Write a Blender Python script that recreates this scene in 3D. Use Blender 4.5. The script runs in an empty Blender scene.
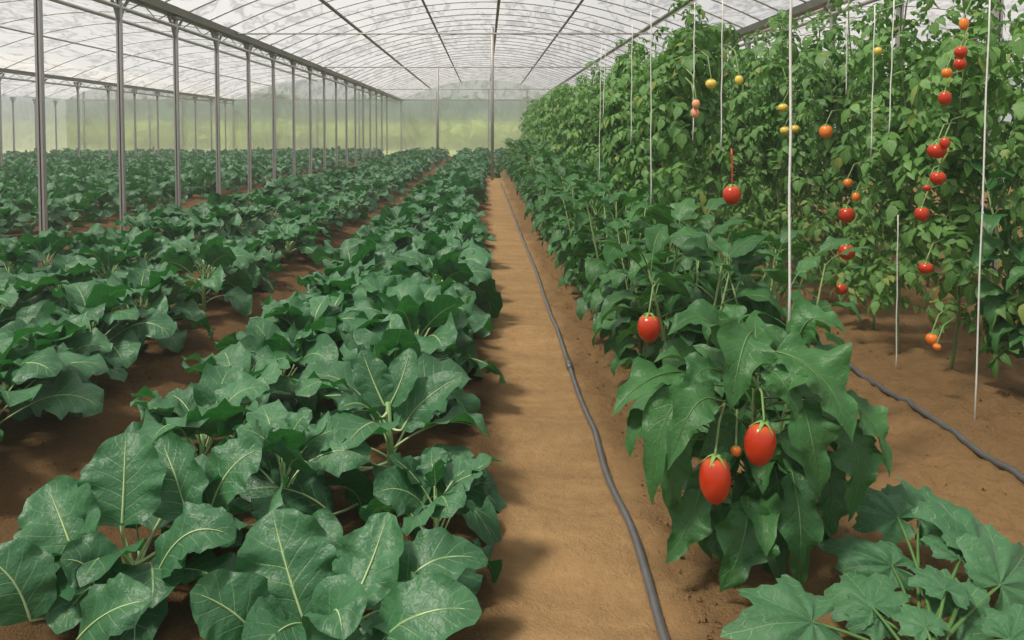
import bpy, math, random
import numpy as np
from mathutils import Vector, Matrix, noise as mnoise

S = bpy.context.scene
COL = S.collection
# ------------------------------------------------------------------ camera
F = 800.0                      # focal length in pixels of a 1024 px wide frame
PITCH = math.radians(2.5)
CAMZ = 1.30
HY, VX = 133.0, 485.0          # horizon row, vanishing column
SHX = (512 - VX) / 1024.0
SHY = (F * math.tan(PITCH) - (320 - HY)) / 1024.0
cd = bpy.data.cameras.new('camera'); cam = bpy.data.objects.new('camera', cd); COL.objects.link(cam)
cd.sensor_width = 36; cd.lens = F * 36 / 1024; cd.shift_x = SHX; cd.shift_y = SHY
cd.clip_start = 0.05; cd.clip_end = 600
cam.location = (0, 0, CAMZ); cam.rotation_euler = (math.pi / 2 - PITCH, 0, 0)
S.camera = cam
S.view_settings.view_transform = 'Standard'; S.view_settings.look = 'None'
S.view_settings.gamma = 1; S.view_settings.use_curve_mapping = False
S.view_settings.exposure = -0.12
S.cycles.use_denoising = True
S.cycles.max_bounces = 8; S.cycles.diffuse_bounces = 3; S.cycles.glossy_bounces = 2
S.cycles.transmission_bounces = 6; S.cycles.transparent_max_bounces = 16
S.cycles.sample_clamp_indirect = 6.0
# ------------------------------------------------------------------ sky and sun
W = bpy.data.worlds.new('overcast_sky'); S.world = W; W.use_nodes = True
wn = W.node_tree; wn.nodes.clear()
wo = wn.nodes.new('ShaderNodeOutputWorld'); wb = wn.nodes.new('ShaderNodeBackground')
wt = wn.nodes.new('ShaderNodeTexCoord'); wnz = wn.nodes.new('ShaderNodeTexNoise'); wr = wn.nodes.new('ShaderNodeValToRGB')
wnz.inputs['Scale'].default_value = 2.2; wnz.inputs['Detail'].default_value = 4
wr.color_ramp.elements[0].position = 0.3; wr.color_ramp.elements[0].color = (0.84, 0.89, 0.97, 1)
wr.color_ramp.elements[1].position = 0.7; wr.color_ramp.elements[1].color = (0.97, 0.98, 1.0, 1)
wn.links.new(wt.outputs['Generated'], wnz.inputs['Vector']); wn.links.new(wnz.outputs['Fac'], wr.inputs['Fac'])
wn.links.new(wr.outputs['Color'], wb.inputs['Color']); wb.inputs['Strength'].default_value = 0.62
wn.links.new(wb.outputs['Background'], wo.inputs['Surface'])
sd = bpy.data.lights.new('sun', 'SUN'); sun = bpy.data.objects.new('sun', sd); COL.objects.link(sun)
sd.energy = 8.0; sd.angle = math.radians(10); sd.color = (1.0, 0.93, 0.82)
sun.location = (-6, -4, 14)
sun.rotation_euler = Vector((0.50, 0.28, -1.0)).to_track_quat('-Z', 'Y').to_euler()

def px(x, y, d):
    """world point at ground-plane distance d (metres along the greenhouse) seen at photo position x, y"""
    v = Vector(((x - 512) / F + SHX * 1024 / F, -(y - 320) / F + SHY * 1024 / F, -1))
    v.rotate(cam.rotation_euler)
    return Vector((0, 0, CAMZ)) + v * (d / v.y)

# ------------------------------------------------------------------ materials
def new_mat(name):
    m = bpy.data.materials.new(name); m.use_nodes = True
    nt = m.node_tree; nt.nodes.clear()
    return m, nt, nt.nodes.new('ShaderNodeOutputMaterial')

def nd(nt, t, **kw):
    n = nt.nodes.new(t)
    for k, v in kw.items():
        if k.startswith('i_'): n.inputs[k[2:].replace('_', ' ')].default_value = v
        else: setattr(n, k, v)
    return n

def mth(nt, op, a, b=None, c=None):
    n = nt.nodes.new('ShaderNodeMath'); n.operation = op
    for i, v in enumerate((a, b, c)):
        if v is None: continue
        if isinstance(v, (int, float)): n.inputs[i].default_value = v
        else: nt.links.new(v, n.inputs[i])
    return n.outputs[0]

def mixc(nt, fac, a, b, blend='MIX'):
    n = nt.nodes.new('ShaderNodeMix'); n.data_type = 'RGBA'; n.blend_type = blend
    for sock, v in ((n.inputs[0], fac), (n.inputs[6], a), (n.inputs[7], b)):
        if isinstance(v, (int, float)): sock.default_value = v
        elif isinstance(v, tuple): sock.default_value = (v[0], v[1], v[2], 1)
        else: nt.links.new(v, sock)
    return n.outputs[2]

def leaf_mat(name, base, tint, vein, trans, rough=0.5, veins=7.0, lean=1.6, transw=0.22, rib=0.03, bump=0.6, sheen=0.0, veinstr=0.35, yellow=None):
    m, nt, out = new_mat(name)
    L = nt.links.new
    uv = nd(nt, 'ShaderNodeUVMap'); sp = nd(nt, 'ShaderNodeSeparateXYZ'); L(uv.outputs[0], sp.inputs[0])
    U = mth(nt, 'ABSOLUTE', mth(nt, 'MULTIPLY_ADD', sp.outputs[0], 2.0, -1.0)); V = sp.outputs[1]
    t = mth(nt, 'SUBTRACT', mth(nt, 'MULTIPLY', V, veins), mth(nt, 'MULTIPLY', mth(nt, 'POWER', U, 0.8), lean))
    fr = mth(nt, 'ABSOLUTE', mth(nt, 'SUBTRACT', mth(nt, 'FRACT', t), 0.5))     # 0.5 at the vein line
    vm = nd(nt, 'ShaderNodeMapRange', interpolation_type='SMOOTHSTEP'); vm.inputs['From Min'].default_value = 0.42; vm.inputs['From Max'].default_value = 0.5
    L(fr, vm.inputs['Value'])
    side = mth(nt, 'MULTIPLY', vm.outputs[0], mth(nt, 'SUBTRACT', 1.0, U))
    rm = nd(nt, 'ShaderNodeMapRange', interpolation_type='SMOOTHSTEP'); rm.inputs['From Min'].default_value = rib * 2.2; rm.inputs['From Max'].default_value = rib * 0.6
    L(U, rm.inputs['Value'])
    ribm = mth(nt, 'MULTIPLY', rm.outputs[0], mth(nt, 'SUBTRACT', 1.1, V))
    geo = nd(nt, 'ShaderNodeNewGeometry'); oi = nd(nt, 'ShaderNodeObjectInfo')
    nz = nd(nt, 'ShaderNodeTexNoise', i_Scale=14.0, i_Detail=4.0); tc = nd(nt, 'ShaderNodeTexCoord'); L(tc.outputs['Object'], nz.inputs['Vector'])
    nf = nd(nt, 'ShaderNodeTexNoise', i_Scale=70.0, i_Detail=3.0, i_Distortion=0.6); L(tc.outputs['Object'], nf.inputs['Vector'])
    c = mixc(nt, geo.outputs['Random Per Island'], base, tint)
    c = mixc(nt, mth(nt, 'MULTIPLY', nz.outputs['Fac'], 0.55), c, tuple(x * 0.72 for x in base))
    if yellow:
        yf = mth(nt, 'MULTIPLY', mth(nt, 'GREATER_THAN', mth(nt, 'FRACT', mth(nt, 'MULTIPLY', geo.outputs['Random Per Island'], 37.7)), 0.93), 0.8)
        c = mixc(nt, yf, c, yellow)
    c = mixc(nt, mth(nt, 'MULTIPLY', oi.outputs['Random'], 0.3), c, tuple(x * 1.35 for x in tint))
    c = mixc(nt, mth(nt, 'MULTIPLY', side, veinstr), c, vein)
    c = mixc(nt, ribm, c, vein)
    h1 = mth(nt, 'MULTIPLY', side, 0.22)
    h = mth(nt, 'ADD', mth(nt, 'ADD', h1, mth(nt, 'MULTIPLY', ribm, -0.5)), mth(nt, 'ADD', mth(nt, 'MULTIPLY', nz.outputs['Fac'], 1.6), mth(nt, 'MULTIPLY', nf.outputs['Fac'], 0.6)))
    bp = nd(nt, 'ShaderNodeBump', i_Strength=bump, i_Distance=0.006); L(h, bp.inputs['Height'])
    p = nd(nt, 'ShaderNodeBsdfPrincipled'); L(c, p.inputs['Base Color']); p.inputs['Roughness'].default_value = rough
    p.inputs['Specular IOR Level'].default_value = 0.45
    if sheen: p.inputs['Sheen Weight'].default_value = sheen; p.inputs['Sheen Roughness'].default_value = 0.4; p.inputs['Sheen Tint'].default_value = (0.75, 1, 0.9, 1)
    L(bp.outputs[0], p.inputs['Normal'])
    tr = nd(nt, 'ShaderNodeBsdfTranslucent'); tr.inputs['Color'].default_value = (*trans, 1); L(bp.outputs[0], tr.inputs['Normal'])
    mx = nd(nt, 'ShaderNodeMixShader'); mx.inputs[0].default_value = transw
    L(p.outputs[0], mx.inputs[1]); L(tr.outputs[0], mx.inputs[2]); L(mx.outputs[0], out.inputs['Surface'])
    return m

M = {}
M['collard'] = leaf_mat('collard_leaf', (0.028, 0.115, 0.046), (0.078, 0.222, 0.096), (0.42, 0.60, 0.26), (0.04, 0.27, 0.03), rough=0.42, veins=6.5, lean=1.7, rib=0.022, bump=0.9, sheen=0.0, veinstr=0.45)
M['bush'] = leaf_mat('bush_leaf', (0.022, 0.100, 0.026), (0.060, 0.190, 0.050), (0.24, 0.42, 0.15), (0.08, 0.28, 0.04), rough=0.45, veins=7.0, lean=1.5, rib=0.022, bump=0.8, veinstr=0.3)
M['vine'] = leaf_mat('vine_leaf', (0.055, 0.170, 0.032), (0.185, 0.370, 0.090), (0.22, 0.38, 0.12), (0.14, 0.36, 0.05), rough=0.5, veins=5, lean=1.0, rib=0.06, bump=0.5, transw=0.3, yellow=(0.32, 0.34, 0.07))
M['squash'] = leaf_mat('squash_leaf', (0.050, 0.170, 0.068), (0.090, 0.240, 0.100), (0.34, 0.52, 0.25), (0.10, 0.30, 0.06), rough=0.55, veins=5, lean=1.9, rib=0.022, bump=0.8, sheen=0.1, veinstr=0.5)

def simple_mat(name, c1, c2, rough=0.6, scale=8.0, metal=0.0, bump=0.2, stretch=(1, 1, 1), trans=None):
    m, nt, out = new_mat(name); L = nt.links.new
    tc = nd(nt, 'ShaderNodeTexCoord'); mp = nd(nt, 'ShaderNodeMapping'); mp.inputs['Scale'].default_value = stretch
    nz = nd(nt, 'ShaderNodeTexNoise', i_Scale=scale, i_Detail=4.0); L(tc.outputs['Object'], mp.inputs[0]); L(mp.outputs[0], nz.inputs['Vector'])
    p = nd(nt, 'ShaderNodeBsdfPrincipled', i_Roughness=rough, i_Metallic=metal)
    L(mixc(nt, nz.outputs['Fac'], c1, c2), p.inputs['Base Color'])
    bp = nd(nt, 'ShaderNodeBump', i_Strength=bump, i_Distance=0.004); L(nz.outputs['Fac'], bp.inputs['Height']); L(bp.outputs[0], p.inputs['Normal'])
    if trans:
        tr = nd(nt, 'ShaderNodeBsdfTranslucent'); tr.inputs['Color'].default_value = (*trans, 1)
        mx = nd(nt, 'ShaderNodeMixShader'); mx.inputs[0].default_value = 0.3
        L(p.outputs[0], mx.inputs[1]); L(tr.outputs[0], mx.inputs[2]); L(mx.outputs[0], out.inputs['Surface'])
    else: L(p.outputs[0], out.inputs['Surface'])
    return m

M['stalk'] = simple_mat('collard_stalk', (0.36, 0.52, 0.20), (0.50, 0.63, 0.33), 0.45, 20)
M['petiole'] = simple_mat('green_petiole', (0.16, 0.33, 0.10), (0.26, 0.44, 0.15), 0.5, 20)
M['bush_petiole'] = simple_mat('bush_petiole', (0.06, 0.15, 0.035), (0.11, 0.23, 0.06), 0.5, 20)
M['vstem'] = simple_mat('vine_stem', (0.13, 0.24, 0.06), (0.25, 0.32, 0.12), 0.6, 25)
M['wood_stem'] = simple_mat('woody_stem', (0.16, 0.13, 0.06), (0.27, 0.25, 0.12), 0.8, 25)
M['steel'] = simple_mat('galvanised_steel', (0.34, 0.33, 0.31), (0.46, 0.45, 0.43), 0.45, 6, 0.35, 0.1, (1, 1, 0.3))
M['steel_dark'] = simple_mat('weathered_steel', (0.18, 0.175, 0.155), (0.30, 0.29, 0.26), 0.6, 5, 0.2, 0.2)
M['pipe'] = simple_mat('roof_pipe', (0.36, 0.36, 0.34), (0.48, 0.48, 0.46), 0.55, 5, 0.2, 0.1)
M['hose'] = simple_mat('grey_hose', (0.06, 0.06, 0.062), (0.14, 0.138, 0.138), 0.3, 14, 0, 0.3)
M['string'] = simple_mat('white_twine', (0.72, 0.72, 0.68), (0.85, 0.85, 0.80), 0.8, 60, 0, 0.4)
M['calyx'] = simple_mat('tomato_calyx', (0.14, 0.32, 0.07), (0.22, 0.40, 0.10), 0.6, 30)
M['bark'] = simple_mat('tree_bark', (0.12, 0.10, 0.07), (0.2, 0.17, 0.13), 0.9, 10)
M['tree'] = simple_mat('far_tree_leaves', (0.11, 0.20, 0.20), (0.16, 0.27, 0.26), 0.8, 1.5)  # outdoor distance haze is painted into this blue-grey leaf colour
M['hedge'] = simple_mat('bright_hedge_leaves', (0.36, 0.46, 0.10), (0.48, 0.56, 0.14), 0.8, 1.5)

def fruit_mat(name, c1, c2):
    m, nt, out = new_mat(name); L = nt.links.new
    tc = nd(nt, 'ShaderNodeTexCoord'); nz = nd(nt, 'ShaderNodeTexNoise', i_Scale=12.0, i_Detail=2.0); L(tc.outputs['Object'], nz.inputs['Vector'])
    sp = nd(nt, 'ShaderNodeSeparateXYZ'); L(tc.outputs['Generated'], sp.inputs[0])
    top = nd(nt, 'ShaderNodeMapRange', interpolation_type='SMOOTHSTEP'); top.inputs['From Min'].default_value = 0.75; top.inputs['From Max'].default_value = 1.05; L(sp.outputs[2], top.inputs['Value'])
    c = mixc(nt, nz.outputs['Fac'], c1, c2); c = mixc(nt, mth(nt, 'MULTIPLY', top.outputs[0], 0.5), c, (0.65, 0.16, 0.03))
    p = nd(nt, 'ShaderNodeBsdfPrincipled', i_Roughness=0.24); L(c, p.inputs['Base Color'])
    p.inputs['Subsurface Weight'].default_value = 0.03; p.inputs['Subsurface Radius'].default_value = (0.02, 0.006, 0.003); p.inputs['Subsurface Scale'].default_value = 0.5
    L(p.outputs[0], out.inputs['Surface'])
    return m
M['red'] = fruit_mat('ripe_tomato_skin', (0.44, 0.022, 0.005), (0.58, 0.050, 0.009))
M['orange'] = fruit_mat('turning_tomato_skin', (0.78, 0.16, 0.02), (0.85, 0.26, 0.03))
M['yellow'] = fruit_mat('yellow_tomato_skin', (0.75, 0.52, 0.05), (0.80, 0.62, 0.12))
M['pink'] = fruit_mat('pale_orange_tomato_skin', (0.80, 0.32, 0.16), (0.85, 0.42, 0.22))

def soil_mat():
    m, nt, out = new_mat('sandy_soil'); L = nt.links.new
    tc = nd(nt, 'ShaderNodeTexCoord'); P = tc.outputs['Object']
    sp = nd(nt, 'ShaderNodeSeparateXYZ'); L(P, sp.inputs[0])
    n1 = nd(nt, 'ShaderNodeTexNoise', i_Scale=1.3, i_Detail=5.0, i_Roughness=0.6); L(P, n1.inputs['Vector'])
    n2 = nd(nt, 'ShaderNodeTexNoise', i_Scale=22.0, i_Detail=6.0, i_Roughness=0.7); L(P, n2.inputs['Vector'])
    n3 = nd(nt, 'ShaderNodeTexNoise', i_Scale=110.0, i_Detail=4.0, i_Roughness=0.7); L(P, n3.inputs['Vector'])
    mp = nd(nt, 'ShaderNodeMapping'); mp.inputs['Scale'].default_value = (1.0, 4.0, 1.0); L(P, mp.inputs[0])
    n4 = nd(nt, 'ShaderNodeTexNoise', i_Scale=2.2, i_Detail=4.0); L(mp.outputs[0], n4.inputs['Vector'])  # stretched noise: soft shade bands across the path, painted into the soil colour
    # trodden paths are paler than the moist beds
    xw = mth(nt, 'ADD', sp.outputs[0], mth(nt, 'MULTIPLY', mth(nt, 'SUBTRACT', n1.outputs['Fac'], 0.5), 0.35))
    def band(a, b, s):
        u = nd(nt, 'ShaderNodeMapRange', interpolation_type='SMOOTHSTEP'); u.inputs['From Min'].default_value = a - s; u.inputs['From Max'].default_value = a + s; L(xw, u.inputs['Value'])
        v = nd(nt, 'ShaderNodeMapRange', interpolation_type='SMOOTHSTEP'); v.inputs['From Min'].default_value = b + s; v.inputs['From Max'].default_value = b - s; L(xw, v.inputs['Value'])
        return mth(nt, 'MULTIPLY', u.outputs[0], v.outputs[0])
    path = mth(nt, 'MAXIMUM', band(0.05, 0.52, 0.08), mth(nt, 'MULTIPLY', band(0.9, 1.95, 0.2), 0.45))
    moist = (0.105, 0.060, 0.025); mid = (0.225, 0.132, 0.056); pale = (0.52, 0.325, 0.150)
    c = mixc(nt, n1.outputs['Fac'], moist, mid)
    c = mixc(nt, mth(nt, 'MULTIPLY', path, mth(nt, 'ADD', 0.30, mth(nt, 'MULTIPLY', n4.outputs['Fac'], 1.0))), c, pale)
    rgt = nd(nt, 'ShaderNodeMapRange', interpolation_type='SMOOTHSTEP'); rgt.inputs['From Min'].default_value = 0.4; rgt.inputs['From Max'].default_value = 0.6; L(sp.outputs[0], rgt.inputs['Value'])
    c = mixc(nt, mth(nt, 'MULTIPLY', rgt.outputs[0], 0.65), c, (0.40, 0.245, 0.108))
    c = mixc(nt, mth(nt, 'MULTIPLY', n2.outputs['Fac'], 0.6), c, (0.13, 0.075, 0.032))
    sr = nd(nt, 'ShaderNodeMapRange'); sr.inputs['From Min'].default_value = 0.60; sr.inputs['From Max'].default_value = 0.75; L(n3.outputs['Fac'], sr.inputs['Value'])
    c = mixc(nt, mth(nt, 'MULTIPLY', sr.outputs[0], 0.35), c, (0.52, 0.36, 0.20))
    h = mth(nt, 'ADD', mth(nt, 'MULTIPLY', n2.outputs['Fac'], 1.0), mth(nt, 'MULTIPLY', n3.outputs['Fac'], 0.45))
    hb = mth(nt, 'MULTIPLY', h, mth(nt, 'SUBTRACT', 1.15, mth(nt, 'MULTIPLY', path, 0.55)))
    bp = nd(nt, 'ShaderNodeBump', i_Strength=1.0, i_Distance=0.03); L(hb, bp.inputs['Height'])
    p = nd(nt, 'ShaderNodeBsdfPrincipled', i_Roughness=0.95); p.inputs['Specular IOR Level'].default_value = 0.15
    L(c, p.inputs['Base Color']); L(bp.outputs[0], p.inputs['Normal']); L(p.outputs[0], out.inputs['Surface'])
    return m
M['soil'] = soil_mat()
M['field'] = simple_mat('meadow_grass', (0.36, 0.44, 0.12), (0.48, 0.54, 0.18), 0.95, 0.6)

def film_mat(name, clear, white, streak, scale, stretch, rough=None):
    """polythene film: part of the light passes straight, the rest is spread by the sheet"""
    m, nt, out = new_mat(name); L = nt.links.new
    tc = nd(nt, 'ShaderNodeTexCoord'); mp = nd(nt, 'ShaderNodeMapping'); mp.inputs['Scale'].default_value = stretch; L(tc.outputs['Object'], mp.inputs[0])
    n0 = nd(nt, 'ShaderNodeTexNoise', i_Scale=0.8, i_Detail=2.0); L(mp.outputs[0], n0.inputs['Vector'])
    n1 = nd(nt, 'ShaderNodeTexNoise', i_Scale=scale, i_Detail=5.0, i_Roughness=0.6, i_Distortion=1.2); L(mp.outputs[0], n1.inputs['Vector'])
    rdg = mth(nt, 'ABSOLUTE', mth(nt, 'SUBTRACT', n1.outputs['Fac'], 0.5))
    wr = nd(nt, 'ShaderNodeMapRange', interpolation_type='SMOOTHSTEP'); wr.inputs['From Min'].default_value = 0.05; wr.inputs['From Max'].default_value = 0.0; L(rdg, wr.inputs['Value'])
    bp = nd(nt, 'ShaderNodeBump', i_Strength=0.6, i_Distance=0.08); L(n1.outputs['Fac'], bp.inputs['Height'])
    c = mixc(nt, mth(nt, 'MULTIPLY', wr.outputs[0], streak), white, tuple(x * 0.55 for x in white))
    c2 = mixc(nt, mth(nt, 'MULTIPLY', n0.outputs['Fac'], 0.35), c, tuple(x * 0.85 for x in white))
    tp = nd(nt, 'ShaderNodeBsdfTransparent'); tl = nd(nt, 'ShaderNodeBsdfTranslucent'); df = nd(nt, 'ShaderNodeBsdfDiffuse')
    L(c2, tp.inputs['Color']); L(c2, tl.inputs['Color']); L(c2, df.inputs['Color']); L(bp.outputs[0], tl.inputs['Normal']); L(bp.outputs[0], df.inputs['Normal'])
    a = nd(nt, 'ShaderNodeMixShader'); a.inputs[0].default_value = 0.45; L(tl.outputs[0], a.inputs[1]); L(df.outputs[0], a.inputs[2])
    b = nd(nt, 'ShaderNodeMixShader'); b.inputs[0].default_value = clear; L(a.outputs[0], b.inputs[1])
    if rough:
        rf = nd(nt, 'ShaderNodeBsdfRefraction', i_Roughness=rough, i_IOR=1.08); L(c2, rf.inputs['Color'])
        a2 = nd(nt, 'ShaderNodeMixShader'); a2.inputs[0].default_value = 0.75; L(tp.outputs[0], a2.inputs[1]); L(rf.outputs[0], a2.inputs[2]); L(a2.outputs[0], b.inputs[2])
    else: L(tp.outputs[0], b.inputs[2])
    L(b.outputs[0], out.inputs['Surface'])
    return m
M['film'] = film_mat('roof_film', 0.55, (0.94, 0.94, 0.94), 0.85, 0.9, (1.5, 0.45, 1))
M['film_wall'] = film_mat('side_film', 0.6, (0.90, 0.93, 0.92), 0.25, 0.8, (1, 1, 0.4), rough=0.6)

# ------------------------------------------------------------------ mesh helpers
class MB:
    def __init__(s): s.v = []; s.f = []; s.uv = []; s.n = 0; s.big = None
    def grid(s, P, uvs=None):
        """P: (a, b, 3) array of points -> quads"""
        a, b = P.shape[:2]
        idx = np.arange(a * b).reshape(a, b) + s.n
        q = np.stack([idx[:-1, :-1], idx[:-1, 1:], idx[1:, 1:], idx[1:, :-1]], -1).reshape(-1, 4)
        s.v.append(P.reshape(-1, 3)); s.n += a * b; s.f.append(q)
        if uvs is None: uvs = np.zeros((a * b, 2))
        s.uv.append(uvs.reshape(-1, 2))
        return s
    def raw(s, V, Q, uvs=None):
        V = np.asarray(V, float); Q = np.asarray(Q, int)
        s.v.append(V); s.f.append(Q + s.n); s.n += len(V)
        s.uv.append(np.zeros((len(V), 2)) if uvs is None else uvs)
        return s
    def tube(s, pts, r, k=6, caps=True):
        pts = np.asarray(pts, float); n = len(pts); r = np.broadcast_to(np.asarray(r, float), (n,))
        T = np.gradient(pts, axis=0); T /= np.linalg.norm(T, axis=1)[:, None] + 1e-12
        up = np.array([0, 0, 1.0]) if abs(T[0][2]) < 0.9 else np.array([1.0, 0, 0])
        A = np.cross(T, up)
        nA = np.linalg.norm(A, axis=1); A[nA < 1e-3] = A[np.argmax(nA)]; A /= np.linalg.norm(A, axis=1)[:, None]
        B = np.cross(T, A)
        th = np.linspace(0, 2 * math.pi, k + 1)
        P = pts[:, None] + (A[:, None] * np.cos(th)[None, :, None] + B[:, None] * np.sin(th)[None, :, None]) * r[:, None, None]
        if caps:
            P = np.concatenate([np.repeat(pts[:1, None], k + 1, 1), P, np.repeat(pts[-1:, None], k + 1, 1)], 0)
        return s.grid(P)
    def box(s, lo, hi):
        x0, y0, z0 = lo; x1, y1, z1 = hi
        V = [(x0, y0, z0), (x1, y0, z0), (x1, y1, z0), (x0, y1, z0), (x0, y0, z1), (x1, y0, z1), (x1, y1, z1), (x0, y1, z1)]
        return s.raw(V, [(0, 3, 2, 1), (4, 5, 6, 7), (0, 1, 5, 4), (1, 2, 6, 5), (2, 3, 7, 6), (3, 0, 4, 7)])
    def mesh(s, name, mat, smooth=True):
        V = np.concatenate(s.v); Q = np.concatenate(s.f); UV = np.concatenate(s.uv)
        me = bpy.data.meshes.new(name)
        me.vertices.add(len(V)); me.vertices.foreach_set('co', V.astype(np.float32).ravel())
        me.loops.add(len(Q) * 4); me.loops.foreach_set('vertex_index', Q.astype(np.int32).ravel())
        me.polygons.add(len(Q)); me.polygons.foreach_set('loop_start', np.arange(0, len(Q) * 4, 4, dtype=np.int32))
        me.update(calc_edges=True)
        me.polygons.foreach_set('use_smooth', np.full(len(Q), smooth, dtype=bool))
        ul = me.uv_layers.new(name='UVMap'); ul.data.foreach_set('uv', UV[Q.ravel()].astype(np.float32).ravel())
        me.materials.append(mat); me.validate()
        return me
    def build(s, name, mat, parent=None, smooth=True, loc=None):
        o = bpy.data.objects.new(name, s.mesh(name, mat, smooth)); COL.objects.link(o)
        if parent is not None: o.parent = parent
        if loc is not None: o.location = loc
        return o

def tag(o, label=None, cat=None, group=None, kind=None):
    if label: o['label'] = label
    if cat: o['category'] = cat
    if group: o['group'] = group
    if kind: o['kind'] = kind
    return o
def empty(name, loc, label, cat, group=None, rz=0):
    o = bpy.data.objects.new(name, None); COL.objects.link(o); o.location = loc; o.rotation_euler = (0, 0, rz)
    o.empty_display_size = 0.1
    return tag(o, label, cat, group)
def copy_tree(o, parent=None):
    c = o.copy(); COL.objects.link(c)
    if parent is not None: c.parent = parent
    for ch in o.children: copy_tree(ch, c)
    return c

ORD = ['nearest', 'second', 'third', 'fourth', 'fifth', 'sixth', 'seventh', 'eighth', 'ninth', 'tenth', 'eleventh', 'twelfth', 'thirteenth', 'fourteenth', 'fifteenth', 'sixteenth', 'seventeenth', 'eighteenth', 'nineteenth', 'twentieth']

# ------------------------------------------------------------------ ground and setting
Y_END = 44.0; XL = -23.0; XR = 13.9
def zground(x, y):
    def bump(c, w, h): return h * math.exp(-((x - c) / w) ** 4)
    z = bump(-0.62, 0.60, 0.055) + bump(-2.9, 1.05, 0.06) + bump(-7.6, 2.0, 0.05)
    z += bump(0.95, 0.36, 0.03) if y > 3 else 0.012
    z += bump(2.45, 0.40, 0.045)
    z -= 0.045 * math.exp(-((x + 1.58 + 0.05 * math.sin(y * 0.9)) / 0.13) ** 2)
    z -= 0.02 * math.exp(-((x - 2.95) / 0.15) ** 2)
    return z
def zfull(x, y):
    z = zground(x, y)
    pth = math.exp(-((x - 0.26) / 0.24) ** 4)
    n = mnoise.fractal(Vector((x * 2.2, y * 2.2, 0)), 0.7, 2.1, 5)
    n2 = mnoise.fractal(Vector((x * 13, y * 13, 3)), 0.6, 2.1, 3)
    z += 0.020 * n * (1 - 0.5 * pth) + 0.011 * n2 * (1 - 0.65 * pth)
    z += 0.030 * (1 / (1 + math.exp(-(x - 0.58) / 0.04))) * mnoise.fractal(Vector((x * 5.5, y * 5.5, 7)), 0.8, 2.0, 3)
    z += pth * 0.019 * math.sin(y * 7.5 + 2.2 * mnoise.noise(Vector((x * 1.5, y * 1.2, 9))) + x * 1.5)
    return z
xs = np.unique(np.concatenate([np.linspace(XL - 1, -4.5, 60), np.linspace(-4.5, -2.2, 60), np.linspace(-2.2, 3.4, 290), np.linspace(3.4, XR + 1, 40)]).round(4))
ys = np.unique(np.concatenate([np.linspace(-3, 1.2, 12), np.linspace(1.2, 7, 300), np.linspace(7, 16, 130), np.linspace(16, Y_END, 70)]).round(4))
G = np.zeros((len(ys), len(xs), 3))
for j, y in enumerate(ys):
    for i, x in enumerate(xs): G[j, i] = (x, y, zfull(x, y) if y > 1 else zground(x, y))
G[0, :, 2] -= 0.0
tag(MB().grid(G[:, ::-1].copy() if False else G).build('floor', M['soil']), 'sandy brown soil floor with trodden paths and raised beds', 'ground', kind='structure')
# soil clods, uncountable
rng = np.random.default_rng(5)
cm = MB()
ico_V = np.array([(0, 0, 1), (.9, 0, .2), (.2, .9, .1), (-.8, .4, .15), (-.5, -.8, .2), (.5, -.7, .1), (0, 0, -.6), (0, 0, -.6)])
for k in range(2600):
    if rng.random() < 0.55: x = 0.56 + abs(rng.normal(0, 0.35)); y = 1.9 + rng.random() ** 1.7 * 7
    elif rng.random() < 0.5: x = rng.uniform(0.9, 3.0); y = rng.uniform(2.2, 7)
    else: x = rng.uniform(-1.9, -1.1); y = rng.uniform(2.4, 9)
    r = 0.0025 + 0.009 * rng.random() ** 4
    a = rng.random() * 6.28; c, s_ = math.cos(a), math.sin(a)
    V = ico_V * r * rng.uniform(0.7, 1.3, (8, 3)); V = V @ np.array([[c, s_, 0], [-s_, c, 0], [0, 0, 1]]) + np.array([x, y, zfull(x, y) + r * 0.2])
    cm.raw(V, [(0, 1, 2, 0), (0, 2, 3, 0), (0, 3, 4, 0), (0, 4, 5, 0), (0, 5, 1, 0)][:0] + [(0, 1, 2, 3), (0, 3, 4, 5), (0, 5, 1, 1 + 0)][:2] + [(6, 2, 1, 5), (6, 4, 3, 2)])
tag(cm.build('soil_crumbs', M['soil'], smooth=False), 'loose crumbs of sandy soil scattered beside the hoses and beds', 'soil', kind='stuff')

# film roof: vaults
HE, RISE, HB = 3.1, 1.1, 4.6
def roof_z(t): return HE + RISE * (1 - (t / HB) ** 2)
bays = [-18.4, -9.2, 0.0, 9.25]
roofmb = MB()
for c in bays:
    tt = np.linspace(-HB, HB, 33); yy = np.linspace(-1, Y_END, 120)
    P = np.zeros((len(yy), len(tt), 3)); P[..., 0] = c + tt[None]; P[..., 1] = yy[:, None]
    P[..., 2] = roof_z(tt)[None] + 0.03
    # film sags a little between the hoops
    P[..., 2] -= 0.03 * np.abs(np.sin(math.pi * (yy[:, None] - 7.0) / 0.925)) * (1 - (tt[None] / HB) ** 2 * 0.5)
    roofmb.grid(P)
tag(roofmb.build('ceiling', M['film']), 'white translucent polythene film roof over arched hoops', 'roof', kind='structure')
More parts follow.
